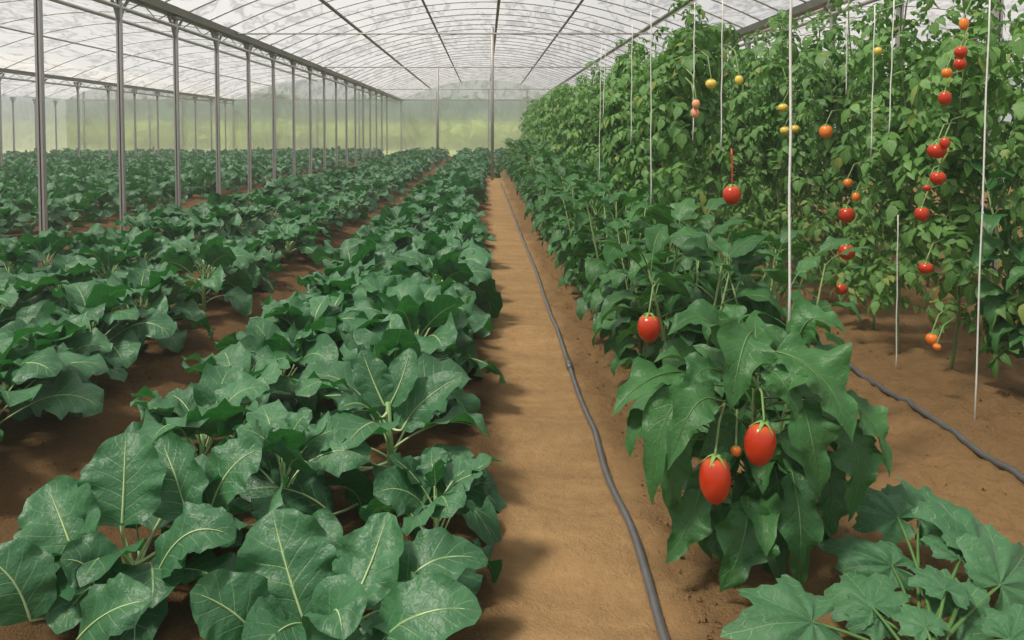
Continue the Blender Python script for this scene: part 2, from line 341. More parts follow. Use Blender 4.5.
# end wall under the hoops
def wall_panel(mb, x0, x1, y, h0, c=None):
    xx = np.linspace(x0, x1, 25)
    P = np.zeros((14, 25, 3)); P[..., 0] = xx[None]; P[..., 1] = y
    top = roof_z(xx - c) if h0 else np.full(25, HE)
    P[..., 2] = h0 + np.linspace(0, 1, 14)[:, None] * (top - h0)[None]
    mb.grid(P)
w = MB()
for c in bays: wall_panel(w, c - HB, c + HB, Y_END, 0, c)
wall_back = tag(w.build('wall_back', M['film_wall']), 'hazy polythene end wall at the far end of the greenhouse', 'wall', kind='structure')
gb = MB()
for c in bays: wall_panel(gb, c - HB, c + HB, Y_END, HE, c)
gb.build('gable_panel', M['film'], wall_back)
fr = MB()
for x in [-22, -20.2, -18.4, -16.6, -13.8, -11.5, -9.2, -6.9, -4.6, -2.65, 0.2, 2.3, 4.62, 7, 9.2, 11.5]:
    fr.box((x - 0.04, Y_END - 0.1, 0), (x + 0.04, Y_END - 0.02, HE if abs(x) % 9.2 < 0.1 else HE + 0.6))
fr.box((XL, Y_END - 0.12, HE - 0.05), (XR, Y_END - 0.04, HE + 0.04))
tag(fr.build('wall_frame', M['pipe'], wall_back, smooth=False))
def side_wall(name, x, label):
    P = np.zeros((10, 60, 3)); P[..., 0] = x; P[..., 1] = np.linspace(-1, Y_END, 60)[None]; P[..., 2] = np.linspace(0, HE, 10)[:, None]
    return tag(MB().grid(P).build(name, M['film_wall']), label, 'wall', kind='structure')
side_wall('wall_left', XL, 'pale polythene side wall beyond the left bays')
side_wall('wall_right', XR, 'pale polythene side wall behind the tomato rows')

# ------------------------------------------------------------------ steel frame
def post_tree(label, group, h=HE):
    root = empty('steel_post', (0, 0, 0), label, 'post', group)
    m = MB()   # C channel, open towards the aisle side
    w_, t_ = 0.030, 0.005
    m.box((-w_, -w_, -0.1), (-w_ + t_, w_, h - 0.1)); m.box((w_ - t_, -w_, -0.1), (w_, w_, h - 0.1)); m.box((-w_, w_ - t_, -0.1), (w_, w_, h - 0.1))
    m.box((-w_ + t_, -w_, -0.1), (-w_ + 0.022, -w_ + t_, h - 0.1)); m.box((w_ - 0.022, -w_, -0.1), (w_ - t_, -w_ + t_, h - 0.1))
    m.build('shaft', M['steel'], root, smooth=False)
    b = MB()
    for s in (-1, 1):
        b.tube([(0, s * 0.03, h - 0.38), (0, s * 0.12, h - 0.22), (0, s * 0.26, h - 0.10)], 0.022, 6)
    b.box((-0.06, -0.10, h - 0.12), (0.06, 0.10, h - 0.085))
    b.build('bracket', M['steel_dark'], root, smooth=False)
    return root
left_posts = [8.3 + 1.83 * k for k in range(17)]
def span(y): 
    i = min(range(len(left_posts)), key=lambda k: abs(left_posts[k] - y)); return i
proto = post_tree('', 'posts of the near left post row')
for k, y in enumerate(left_posts):
    o = proto if k == 0 else copy_tree(proto)
    o.location = (-4.6, y, 0)
    o['label'] = f'grey steel channel post, {ORD[k]} from the camera along the near left post row' if k else 'grey steel channel post nearest the camera at the left edge'
for k in range(14):
    o = copy_tree(proto); o.location = (-13.8, 14.0 + 2.2 * k, 0); o['group'] = 'posts of the second post row'
    o['label'] = f'thin distant grey post, {ORD[k]} from the camera in the post row beyond the left bay'
for k in range(4):
    o = copy_tree(proto); o.location = (-22.6, 36.5 + 1.9 * k, 0); o['group'] = 'posts of the third post row'
    o['label'] = f'faint grey post against the left side wall, {ORD[k]} from the camera'
for k in range(6):
    o = copy_tree(proto); o.location = (4.62, 7.26 + 1.72 * k, 0); o['group'] = 'posts behind the tomato rows'
    o['label'] = f'grey steel post rising behind the tomato vines, {ORD[k]} from the camera'
# eave beams: gutter over a lower chord
def eave(x, label, n=22):
    root = empty('eave_beam', (x, 0, 0), label, 'beam')
    m = MB(); prof = np.array([(-0.11, 0.10), (-0.08, 0.0), (0.08, 0.0), (0.11, 0.10), (0.098, 0.10), (0.07, 0.012), (-0.07, 0.012), (-0.098, 0.10), (-0.11, 0.10)])
    yy = np.linspace(-1, Y_END - 0.1, 30); P = np.zeros((30, 9, 3)); P[..., 0] = prof[None, :, 0]; P[..., 2] = prof[None, :, 1] + HE - 0.06; P[..., 1] = yy[:, None]
    m.grid(P); m.build('gutter', M['steel_dark'], root, smooth=False)
    MB().tube([(0, -1, HE - 0.22), (0, Y_END - 0.1, HE - 0.22)], 0.03, 8).build('lower_chord', M['pipe'], root)
    lm = MB()
    for k in range(48):
        y = -0.6 + k * 0.915
        lm.tube([(0, y, HE - 0.22), (0, y + 0.45, HE - 0.06), (0, y + 0.91, HE - 0.22)], 0.009, 4)
    lm.build('lattice', M['steel_dark'], root)
    return root
eave(-4.6, 'dark steel eave beam and gutter on the near left post row')
eave(-13.8, 'thin distant steel beam on the far left post row')
eave(4.62, 'steel eave beam passing behind the tops of the tomato rows')
# hoops
tt = np.linspace(-HB, HB, 27)
hp = MB().tube(np.stack([tt, np.zeros_like(tt), roof_z(tt)], 1), 0.015, 6)
hoop_me = hp.mesh('roof_hoop', M['pipe'])
def hoop(c, y, label, group):
    o = bpy.data.objects.new('roof_hoop', hoop_me); COL.objects.link(o); o.location = (c, y, 0); tag(o, label, 'roof hoop', group); return o
for c, nm, y0, y1, st in ((0.0, 'centre bay above the path', 9.5, 43.5, 0.925), (-9.2, 'bay left of the near posts', 10.0, 43.5, 1.85), (-18.4, 'farthest left bay', 22, 43.5, 1.8), (9.25, 'bay behind the tomatoes', 11, 30, 1.85)):
    y = y0; k = 0
    while y < y1:
        third = ['near', 'middle', 'far'][min(2, int(3 * (y - y0) / (y1 - y0)))]
        hoop(c, y, f'thin curved roof hoop of the {nm}, {ORD[k]} from the camera' if k < 20 else f'thin far roof hoop level with the {ORD[span(y)]} near left post', f'roof hoops of the {nm}' if k < 20 else f'far hoops level with the {ORD[span(y)]} post'); y += st; k += 1
# purlins, ridge, ties
def bar(name, a, b, r, label, cat, mat='pipe', group=None, k=8):
    return tag(MB().tube([a, tuple((np.array(a) + np.array(b)) / 2), b], r, k).build(name, M[mat]), label, cat, group)
for x, r, lb in ((-2.95, 0.035, 'dark pipe running under the roof, left of centre'), (-1.3, 0.028, 'thin roof pipe between the ridge and the left purlin'), (0.30, 0.035, 'ridge pipe running above the path to the centre pole'), (1.95, 0.028, 'thin roof pipe just right of the ridge'), (3.45, 0.04, 'dark roof pipe low on the right slope above the vines')):
    bar('roof_purlin', (x, 0, roof_z(x) - 0.05), (x, Y_END - 0.1, roof_z(x) - 0.05), r, lb, 'purlin', 'steel_dark')
for x, r, lb in ((-9.2, 0.05, 'thick roof pipe crossing behind the tops of the near left posts'), (-11.6, 0.025, 'faint roof pipe low in the left bay'), (-6.9, 0.022, 'roof pipe close above the near left beam'), (7.1, 0.06, 'steel roof pipe glimpsed above the far tomato row')):
    c = -9.2 if x < 0 else 9.25
    bar('roof_purlin', (x, 0, roof_z(x - c) - 0.06), (x, Y_END - 0.1, roof_z(x - c) - 0.06), r, lb, 'purlin', 'pipe')
for y, lb in ((14.6, 'thin straight tie bar across the centre bay, nearer one'), (22.0, 'thin straight tie bar across the centre bay at the centre pole'), (33.0, 'faint tie bar across the centre bay near the end wall')):
    bar('tie_bar', (-4.6, y, HE), (4.62, y, HE), 0.016, lb, 'tie bar')
bar('centre_pole', (0.2, 22.0, 0), (0.2, 22.0, roof_z(0.2)), 0.045, 'grey steel pole standing at the far end of the path', 'pole', 'steel')
bar('back_pole', (-1.95, 33.0, 0), (-1.95, 33.0, roof_z(1.95)), 0.05, 'faint grey pole standing in the far crop left of the path', 'pole', 'steel')

# ------------------------------------------------------------------ leaf blades
def blade(mb, C, Bv, Nv, wid, nu, cup=0.25, ruf=0.0, rfreq=3.0, rng=None, edge=0.0, lobes=None, quilt=0.0, veins=6.5, lean=1.7, crumple=0.055):
    """C centreline (n,3), Bv side vectors, Nv normals, wid half widths along the line"""
    n = len(C); v = np.linspace(0, 1, n)[:, None]; u = np.linspace(-1, 1, nu)[None]
    ph = rng.random(8) * 6.28
    f1, f2 = (19, 41) if n >= 18 else (11, 21)
    e = 1 + edge * (np.sin(v * f1 + ph[0] + (u > 0) * 2.1) + 0.6 * np.sin(v * f2 + ph[1] + (u > 0)))
    if lobes is not None: e = e * (1 + lobes * np.sin(v * 15.5 + 0.8) * np.abs(u))
    hw = wid[:, None] * e
    au = np.abs(u)
    off = cup * au ** 1.6 * hw
    side = np.where(u > 0, 1.0, -1.0)
    off = off + ruf * au ** 2 * hw * (np.sin(v * 2 * math.pi * rfreq + ph[2] + side * ph[3]) + 0.5 * np.sin(v * 2 * math.pi * rfreq * 2.3 + ph[4] * side))
    for _ in range(4):
        ka, kb = rng.normal(0, 3.2), rng.normal(0, 5.5)
        off = off + crumple * hw * np.sin(ka * u + kb * v + rng.random() * 6.28) * (0.35 + au)
    if quilt: off = off + quilt * hw * np.sin(2 * math.pi * (v * veins - au ** 0.8 * lean)) * au * (1 - au * 0.4)
    P = C[:, None] + Bv[:, None] * (u * hw * (1 - 0.15 * cup))[..., None] + Nv[:, None] * off[..., None]
    uv = np.stack([np.broadcast_to((u + 1) / 2, hw.shape), np.broadcast_to(v, hw.shape)], -1)
    mb.grid(P, uv)

def shape(kind, n, W):
    v = np.linspace(0, 1, n)
    if kind == 'collard': f = np.sqrt(np.clip(1 - (2 * v ** 0.78 - 1) ** 2, 0, 1)) ** 0.85; f = f * (0.80 + 0.25 * np.sin(v * 3.1))
    elif kind == 'ovate': f = np.sin(math.pi * v ** 0.72) ** 0.95 * (1.05 - 0.15 * v)
    elif kind == 'lance': f = np.sin(math.pi * v ** 0.8) ** 1.1
    elif kind == 'palm': f = np.clip(np.sin(math.pi * v ** 0.55), 0, 1) ** 0.8
    f = np.clip(f, 0.02, None)
    return f * W / 2

def arc_line(P0, phi, e0, curl, L, n, pw=1.3, sway=0.0):
    s = np.linspace(0, 1, n); e = e0 - curl * s ** pw; a = phi + sway * s
    T = np.stack([np.cos(e) * np.cos(a), np.cos(e) * np.sin(a), np.sin(e)], 1)
    C = np.zeros((n, 3)); C[1:] = np.cumsum((T[1:] + T[:-1]) / 2, 0) * L / (n - 1)
    B = np.stack([-np.sin(a), np.cos(a), 0 * a], 1); N = np.cross(T, B)
    return C + P0, T, B, N

def arc_leaf(fol, stk, P0, phi, ep, pet, e0, curl, L, W, rng, kind='collard', n=13, nu=9, cup=0.25, ruf=0.12, edge=0.03, roll=0.0, rp=0.006, quilt=0.03, lobes=None, rib=True, rfreq=2.6):
    Cp, Tp, _, _ = arc_line(P0, phi, ep, ep - e0, pet, 5, 1.0)
    C, T, B, N = arc_line(Cp[-1], phi, e0, curl, L, n, sway=rng.normal(0, 0.25))
    c, s = math.cos(roll), math.sin(roll)
    B2 = B * c + N * s; N2 = N * c - B * s
    blade(fol, C, B2, N2, shape(kind, n, W), nu, cup, ruf, rfreq, rng, edge, lobes, quilt)
    m_ = max(3, int(n * 0.85)) if rib else 2
    line = np.concatenate([Cp[:-1], C[:m_] - N2[:m_] * 0.0008]); k = len(line)
    q = np.linspace(0, 1, k)
    stk.tube(line, rp * (1 - 0.85 * q ** 0.8), 5 if rib else 4, caps=False)
    return C

def bez_leaf(fol, stk, pts, W, rng, face=(0, -1, 0.35), kind='collard', n=24, nu=15, cup=0.2, ruf=0.12, edge=0.05, rp=0.005, root=None, quilt=0.03, lobes=None, rfreq=2.6):
    """leaf along a bezier through base, middle, tip; face = direction its upper side looks"""
    p0, p1, p2 = [np.array(p, float) for p in pts]; pc = 2 * p1 - (p0 + p2) / 2
    s = np.linspace(0, 1, n)[:, None]
    C = (1 - s) ** 2 * p0 + 2 * s * (1 - s) * pc + s ** 2 * p2
    T = np.gradient(C, axis=0); T /= np.linalg.norm(T, axis=1)[:, None]
    fN = np.array(face, float); fN /= np.linalg.norm(fN)
    B = np.cross(fN, T); B /= np.linalg.norm(B, axis=1)[:, None]; N = np.cross(T, B)
    blade(fol, C, B, N, shape(kind, n, W), nu, cup, ruf, rfreq, rng, edge, lobes, quilt)
    m_ = int(n * 0.88)
    line = C[:m_] + N[:m_] * 0.0012
    if root is not None:
        r = np.array(root, float)
        t = np.linspace(0, 1, 6)[:-1, None]; a = p0 * 0.5 + r * 0.5 - T[0] * np.linalg.norm(p0 - r) * 0.12 + np.array([0, 0, -0.01])
        pre = (1 - t) ** 2 * r + 2 * t * (1 - t) * a + t ** 2 * p0
        line = np.concatenate([pre, line])
    q = np.linspace(0, 1, len(line))
    stk.tube(line, rp * (1 - 0.9 * q ** 0.55), 6, caps=False)
    return C

# ------------------------------------------------------------------ collard plants
def collard(seed, detail=1.0, h=0.5, nleaf=13, tall=False, ls=1.0):
    rng = np.random.default_rng(seed); fol, stk, stem = MB(), MB(), MB()
    n = max(6, int(13 * detail)); nu = 9 if detail > 0.8 else (7 if detail > 0.5 else 5)
    sh = h * 0.34 if not tall else h * 0.62
    for k in range(nleaf):
        q = (k + 0.5) / nleaf                      # 0 outer .. 1 inner
        phi = k * 2.399 + rng.normal(0, 0.3)
        z0 = 0.04 + sh * q
        ep = 0.55 + 0.75 * q + rng.normal(0, 0.1)
        pet = h * (0.20 + 0.10 * (1 - q)) * rng.uniform(0.7, 1.2) * (1 if q < 0.8 else 0.6)
        L = h * (0.55 - 0.18 * q ** 2) * rng.uniform(0.8, 1.15) * ls
        Wd = L * rng.uniform(0.62, 0.85)
        e0 = 0.50 + 0.65 * q + rng.normal(0, 0.22) - (0.4 if q < 0.3 else 0); curl = 1.75 - 0.8 * q + rng.normal(0, 0.35)
        arc_leaf(fol, stk, np.array([0.015 * math.cos(phi), 0.015 * math.sin(phi), z0]), phi, ep, pet, e0, curl, L, Wd, rng,
                 n=n, nu=nu, cup=rng.uniform(-0.15, 0.4), ruf=rng.uniform(0.14, 0.30), edge=0.045, roll=rng.normal(0, 0.4), rp=0.0048, rib=detail > 0.5)
    stem.tube([(0, 0, -0.04), (0.004, 0, sh * 0.5), (0, 0.004, 0.05 + sh)], [0.014, 0.012, 0.007], 7)
    return fol, stk, stem
def collard_obj(seed, detail, h, nleaf, label, group, tall=False, ls=1.0):
    fol, stk, stem = collard(seed, detail, h, nleaf, tall, ls)
    r = empty('collard_plant', (0, 0, 0), label, 'collard plant', group)
    fol.build('foliage', M['collard'], r); stk.build('leaf_stalks', M['stalk'], r); stem.build('stem', M['petiole'], r)
    return r
placed = 0
near_protos = [collard_obj(100 + i, 1.0, 0.48 + 0.03 * (i % 3), 18 + i % 3, '', '', tall=(i == 3)) for i in range(7)]
far_protos = [collard_obj(200 + i, 0.6, 0.52 + 0.02 * (i % 3), 24, '', '', ls=0.8) for i in range(5)]
used = set()
R = random.Random(11)
def put_collard(x, y, label, group, scale=None):
    global placed
    src = R.choice(near_protos if y < 9 else far_protos)
    if src.name not in used: o = src; used.add(src.name)
    else: o = copy_tree(src)
    o.location = (x, y, zground(x, y) - 0.01); o.rotation_euler = (0, 0, R.uniform(0, 6.283))
    s = scale or R.uniform(0.88, 1.12); o.scale = (s, s, s * R.uniform(0.92, 1.08))
    o['label'] = label; o['group'] = group; placed += 1
    return o
# centre bed: two lines
cnt = 0
for li, (x0, side) in enumerate(((-0.93, 'furrow'), (-0.37, 'path'))):
    y = 3.15 if li == 0 else 3.35; k = 0
    while y < 30:
        if k < 16: lb = f'collard on the {side} side of the centre bed, {ORD[k]} behind the front ones'; gp = f'collards along the {side} side of the centre bed'
        else:
            p = span(y); lb = f'collard on the {side} side of the centre bed level with the {ORD[p]} near left post'; gp = f'{side} side collards level with the {ORD[p]} post'
        put_collard(x0 + R.gauss(0, 0.05), y, lb, gp); k += 1; y += R.uniform(0.38, 0.47) * (1 + 0.008 * y)
# left bed: three lines
for li, (x0, side, y0, dy) in enumerate(((-2.08, 'aisle edge', 2.3, .46), (-2.8, 'middle line', 3.4, .50), (-3.5, 'post side', 4.3, .52))):
    y = y0; k = 0
    while y < 24 and placed < 290:
        if k < 16: lb = f'collard on the {side} of the left bed, {ORD[k]} of its line'; gp = f'collards on the {side} of the left bed'
        else:
            p = span(y); lb = f'collard on the {side} of the left bed level with the {ORD[p]} near left post'; gp = f'left bed {side} collards by the {ORD[p]} post'
        put_collard(x0 + R.gauss(0, 0.06), y, lb, gp); k += 1; y += R.uniform(0.9, 1.1) * dy * (1 + 0.006 * y)
print('collards', placed)
# the rest of the crop: beyond counting range, one mass per field
fm = []
for i in range(5):
    f, s_, t_ = collard(300 + i, 0.45, 0.62, 22, False, 0.68)
    fm.append((np.concatenate(f.v), np.concatenate(f.f), np.concatenate(f.uv)))
def crop_mass(name, spots, label):
    mb = MB(); rg = np.random.default_rng(len(spots))
    for (x, y) in spots:
        V, Q, U = fm[rg.integers(5)]; a = rg.random() * 6.28; c, s = math.cos(a), math.sin(a); k = rg.uniform(0.9, 1.15)
        mb.raw((V * k) @ np.array([[c, s, 0], [-s, c, 0], [0, 0, 1]]) + np.array([x, y, zground(x, y) - 0.01]), Q, U)
    return tag(mb.build(name, M['collard']), label, 'crop', kind='stuff')
sp = []
for x in np.arange(-12.9, -5.2, 0.6):
    y = max(6.0, -x * 1.35)
    while y < 43: 
        sp.append((x + R.gauss(0, .08), y)); y += R.uniform(0.45, 0.58) * (1 + 0.012 * y)
crop_mass('collard_crop', sp, 'dense green crop filling the bay between the two left post rows')
sp = []
for x in np.arange(-22.4, -14.3, 0.8):
    y = -x * 1.45
    while y < 43: sp.append((x + R.gauss(0, .1), y)); y += R.uniform(0.8, 1.0) * (1 + 0.01 * y)
crop_mass('distant_crop', sp, 'distant green crop beyond the second post row')
sp = []
for x in (-0.93, -0.27, -2.15, -2.85, -3.6):
    y = 24.2 if x < -2 else 30.3
    while y < 43: sp.append((x + R.gauss(0, .06), y)); y += 0.75
for x in np.arange(0.1, 4.4, 0.7):
    y = 23.0
    while y < 43: sp.append((x + R.gauss(0, .08), y)); y += 0.8
crop_mass('far_end_crop', sp, 'hazy green crop across the far end behind the centre pole')

# front collards, placed leaf by leaf
def hero(name, label, base, leaves, mat, cat, stemtop=None, extra=0, eh=0.42, seed=1, kind='collard', group=None, rp=0.006, stalkm='stalk', stemr=(0.016, 0.010), **kw):
    rng = np.random.default_rng(seed)
    b = Vector(base); r = empty(name, b, label, cat, group)
    fol, stk, stem = MB(), MB(), MB(); ba = np.array(base)
    st = np.array(stemtop) if stemtop is not None else ba + np.array([0, 0, 0.2])
    for lf in leaves:
        pts = [np.array(px(*p)) - ba for p in lf[0]]; W_ = lf[1]; face = lf[2] if len(lf) > 2 and lf[2] is not None else (0, -0.8, 0.6)
        zf = lf[3] if len(lf) > 3 else 0.5
        root = (st - ba) * zf
        a = dict(kw); 
        if len(lf) > 4: a.update(lf[4])
        bez_leaf(fol, stk, pts, W_, rng, face, kind=kind, root=root, rp=rp, **a)
    for k in range(extra):
        q = (k + .5) / extra; phi = k * 2.399 + seed
        arc_leaf(fol, stk, (st - ba) * (0.15 + 0.6 * q), phi, 0.5 + 0.5 * q, eh * rng.uniform(0.22, 0.4), 0.25 + 0.5 * q, 1.4, eh * 0.5, eh * 0.4, rng, kind=kind, ruf=0.15, rp=rp * 0.8, roll=rng.normal(0, .2))
    stem.tube([(0, 0, -0.05), tuple((st - ba) * 0.5 + np.array([0.005, 0, 0])), tuple(st - ba)], [stemr[0], (stemr[0] + stemr[1]) / 2, stemr[1]], 8)
    fol.build('foliage', M[mat], r); stk.build('leaf_stalks', M[stalkm], r); stem.build('stem', M['petiole'], r)
    return r
up = (0, -0.75, 0.65); flat = (0, -0.35, 0.95)
d = 1.85
gz = lambda x, y: (x, y, zground(x, y) - 0.01)
hero('collard_plant', 'big front collard with two broad upright leaves, closest to the camera in the centre bed', gz(-0.37, 1.95), [
    (((303, 618, 1.86), (286, 565, 1.90), (272, 510, 1.98)), 0.235, (0.1, -0.9, 0.45), .8),
    (((352, 604, 1.84), (372, 560, 1.90), (388, 512, 1.98)), 0.165, (-0.25, -0.85, 0.45), .8),
    (((268, 650, 1.80), (232, 612, 1.78), (190, 592, 1.76)), 0.165, (0.1, -0.6, 0.8), .5),
    (((372, 655, 1.76), (420, 615, 1.74), (482, 612, 1.74)), 0.165, (-0.1, -0.5, 0.85), .5),
    (((398, 600, 1.90), (432, 562, 1.92), (488, 560, 1.98)), 0.15, (0.1, -0.35, 0.9), .7),
    (((330, 640, 1.80), (336, 610, 1.74), (344, 640, 1.66)), 0.15, (0, -0.6, 0.8), .6),
    (((290, 600, 2.0), (250, 570, 2.1), (215, 590, 2.15)), 0.15, flat, .6),
], 'collard', 'collard plant', stemtop=px(330, 650, 1.93), extra=13, seed=3, group='front collards', ruf=0.16, rp=0.0062)
hero('collard_plant', 'front collard with a tall round leaf, at the lower left beside the furrow', gz(-0.92, 2.12), [
    (((122, 526, 2.06), (124, 480, 2.10), (126, 432, 2.18)), 0.225, (0.05, -0.9, 0.45), .9),
    (((74, 556, 1.98), (62, 522, 2.02), (46, 484, 2.10)), 0.20, (0.1, -0.85, 0.5), .7),
    (((188, 518, 2.12), (176, 478, 2.18), (160, 438, 2.28)), 0.17, (-0.2, -0.8, 0.5), .8),
    (((210, 512, 2.2), (230, 470, 2.22), (262, 448, 2.26)), 0.17, (-0.2, -0.7, 0.7), .8),
    (((158, 575, 1.95), (190, 533, 1.92), (236, 538, 1.93)), 0.15, (-0.1, -0.5, 0.85), .6),
    (((78, 640, 1.80), (110, 612, 1.76), (152, 600, 1.76)), 0.14, (0, -0.6, 0.8), .4),
    (((30, 620, 1.85), (12, 580, 1.84), (-20, 555, 1.84)), 0.165, (0.1, -0.6, 0.8), .5),
    (((95, 590, 1.92), (85, 566, 1.88), (60, 560, 1.85)), 0.15, (0, -0.6, 0.8), .5),
], 'collard', 'collard plant', stemtop=px(128, 560, 2.1), extra=15, seed=5, group='front collards', ruf=0.16, rp=0.0062)
hero('collard_plant', 'tall collard with a long pale stem in the middle of the centre bed', gz(-0.33, 2.72), [
    (((394, 512, 2.66), (425, 478, 2.62), (474, 455, 2.58)), 0.17, (-0.15, -0.7, 0.7), .25),
    (((402, 430, 2.7), (425, 400, 2.72), (462, 376, 2.74)), 0.15, (-0.2, -0.7, 0.7), .75),
    (((384, 405, 2.72), (372, 378, 2.74), (362, 350, 2.78)), 0.12, up, 1.0),
    (((390, 405, 2.72), (402, 378, 2.74), (410, 348, 2.80)), 0.12, (-0.2, -0.8, 0.6), 1.0),
    (((376, 420, 2.68), (360, 404, 2.62), (338, 410, 2.58)), 0.12, flat, .9),
    (((328, 470, 2.62), (335, 440, 2.66), (345, 408, 2.72)), 0.16, up, .35),
    (((326, 462, 2.62), (300, 446, 2.60), (272, 446, 2.58)), 0.13, flat, .3),
    (((332, 515, 2.45), (290, 490, 2.42), (238, 492, 2.40)), 0.16, (0, -0.5, 0.85), .2),
    (((430, 485, 2.70), (468, 482, 2.66), (505, 516, 2.62)), 0.13, (0.3, -0.3, 0.9), .3),
    (((420, 505, 2.55), (462, 500, 2.48), (500, 556, 2.42)), 0.14, (0.3, -0.4, 0.85), .2),
], 'collard', 'collard plant', stemtop=px(388, 402, 2.72), extra=9, eh=0.5, seed=9, group='front collards', ruf=0.12, rp=0.0065, stemr=(0.015, 0.009))
o = put_collard(-0.98, 2.72, 'collard behind the round-leaved front plant on the furrow side', 'front collards', 1.0)
o = put_collard(-0.62, 2.42, 'low collard between the front plants of the centre bed', 'front collards', 0.8)
o = put_collard(-0.14, 2.25, 'collard leaning out over the path edge behind the closest front plant', 'front collards', 0.68)
o = put_collard(-2.2, 2.05, 'collard cut by the left picture edge at the near end of the left bed', 'collards on the aisle edge of the left bed', 0.9)

# ------------------------------------------------------------------ broad-leaved fruit bushes beside the path
def clear_of(C, eye, targets, ra):
    for t in targets:
        t = np.array(t); dvec = t - eye; Ld = np.linalg.norm(dvec); dvec = dvec / Ld
        rel = C - eye; al = rel @ dvec; per = np.linalg.norm(rel - al[:, None] * dvec, axis=1)
        if np.any((al < Ld + 0.03) & (per < ra)): return False
    return True
def bush(seed, h, nleaf, Lr, detail=1.0, targets=(), base=None, spread=1.0):
    rng = np.random.default_rng(seed); fol, stk, stem = MB(), MB(), MB()
    eye = np.array([0, 0, CAMZ]); base = np.zeros(3) if base is None else np.array(base)
    stems = []
    for k in range(4):
        a = k * 1.57 + rng.normal(0, .3); lean = rng.uniform(0.16, 0.26) * h * spread
        pts = np.array([(0, 0, -0.03), (0.02 * math.cos(a), 0.02 * math.sin(a), 0.15 * h), (lean * 0.6 * math.cos(a), lean * 0.6 * math.sin(a), 0.5 * h), (lean * math.cos(a), lean * math.sin(a), 0.86 * h)])
        stem.tube(pts, [0.012, 0.010, 0.007, 0.003], 6); stems.append(pts)
    n = max(6, int(15 * detail)); nu = 9 if detail > 0.8 else 5
    k = 0; tries = 0
    while k < nleaf and tries < nleaf * 6:
        tries += 1
        q = k / nleaf; st = stems[k % 4]
        t = 0.30 + 0.70 * q; z = t * 3; i = min(2, int(z)); P = st[i] + (st[i + 1] - st[i]) * (z - i)
        phi = k * 2.399 + rng.normal(0, .35)
        L = rng.uniform(*Lr) * (1.0 - 0.25 * max(0, q - 0.75) * 4); Wd = L * rng.uniform(0.48, 0.64)
        e0 = rng.uniform(0.1, 0.55) if q < 0.8 else rng.uniform(0.5, 1.1); curl = rng.uniform(1.5, 2.3) if q < 0.8 else rng.uniform(0.7, 1.4)
        sub, ss = MB(), MB()
        C = arc_leaf(sub, ss, P, phi, e0 + 0.4, rng.uniform(0.06, 0.13) * spread, e0, curl, L, Wd, rng, kind='ovate', n=n, nu=nu, cup=rng.uniform(-0.1, 0.4), ruf=rng.uniform(0.08, 0.2), edge=0.03 if detail < 0.8 else 0.045, roll=rng.normal(0, 0.35), rp=0.0035, quilt=0.03, lobes=0.14 if detail > 0.8 else None, rib=detail > 0.8)
        if targets and not clear_of(sub.v[0] + base, eye, targets, 0.062): continue
        fol.raw(sub.v[0], sub.f[0], sub.uv[0]); stk.raw(ss.v[0], ss.f[0], ss.uv[0]); k += 1
    return fol, stk, stem
def bush_obj(name, label, cat, group, base, seed, h, nleaf, Lr, detail=1.0, targets=(), spread=1.0):
    r = empty(name, base, label, cat, group)
    f, s, t = bush(seed, h, nleaf, Lr, detail, targets, base, spread)
    f.build('foliage', M['bush'], r); s.build('leaf_stalks', M['bush_petiole'], r); t.build('stem', M['vstem'], r)
    return r

# ------------------------------------------------------------------ tomatoes
def fruit(parent, pos, r, el, mat, label, back=(0.1, 0.05, 0.12), lean=0.0, name='tomato', stalk='vstem'):
    """pos world centre; el = height / width; hangs on a stalk from the plant"""
    p0 = Vector(parent.location); rzp = parent.rotation_euler.z
    loc = Matrix.Rotation(-rzp, 3, 'Z') @ (Vector(pos) - p0)
    sc = parent.scale[0]
    th = np.linspace(0, math.pi, 15); ph = np.linspace(0, 2 * math.pi, 25)
    rr = np.sin(th) ** 0.92 * (1 + 0.05 * np.cos(th)); zz = np.cos(th) * el - 0.10 * np.exp(-(th / 0.35) ** 2) * 1.0
    lob = 1 + 0.018 * np.cos(5 * ph)
    P = np.zeros((15, 25, 3)); P[..., 0] = r * rr[:, None] * np.cos(ph)[None] * lob; P[..., 1] = r * rr[:, None] * np.sin(ph)[None] * lob; P[..., 2] = r * zz[:, None]
    o = MB().grid(P).build(name, M[mat], parent); o.location = loc / sc; o.rotation_euler = (lean * 0.5, lean, -rzp)
    o.scale = tuple(1 / s for s in parent.scale)
    if label: o['label'] = label
    c = MB(); zt = r * (el - 0.10)
    for k in range(5):
        a = k * 1.2566 + 0.3; s = np.linspace(0, 1, 5)
        C = np.stack([r * 0.85 * s * math.cos(a), r * 0.85 * s * math.sin(a), zt + r * 0.10 - r * 0.38 * s ** 2 + 0.10 * r * np.sin(s * 5)], 1)
        B = np.tile([-math.sin(a), math.cos(a), 0], (5, 1)); hw = r * 0.13 * np.array([1, 1.1, .9, .55, .05])
        c.grid(np.stack([C - B * hw[:, None], C + np.array([0, 0, r * 0.05]), C + B * hw[:, None]], 1))
    b = Vector(back); st_ = MB()
    st_.tube([(0, 0, zt), (0, 0, zt + r * 0.35), (b.x * .35, b.y * .35, zt + r * 0.5 + b.z * .7), (b.x, b.y, zt + b.z)], [0.0032, 0.003, 0.0035, 0.004], 6)
    c.build('calyx', M['calyx'], o); st_.build('fruit_stalk', M[stalk], o)
    return o

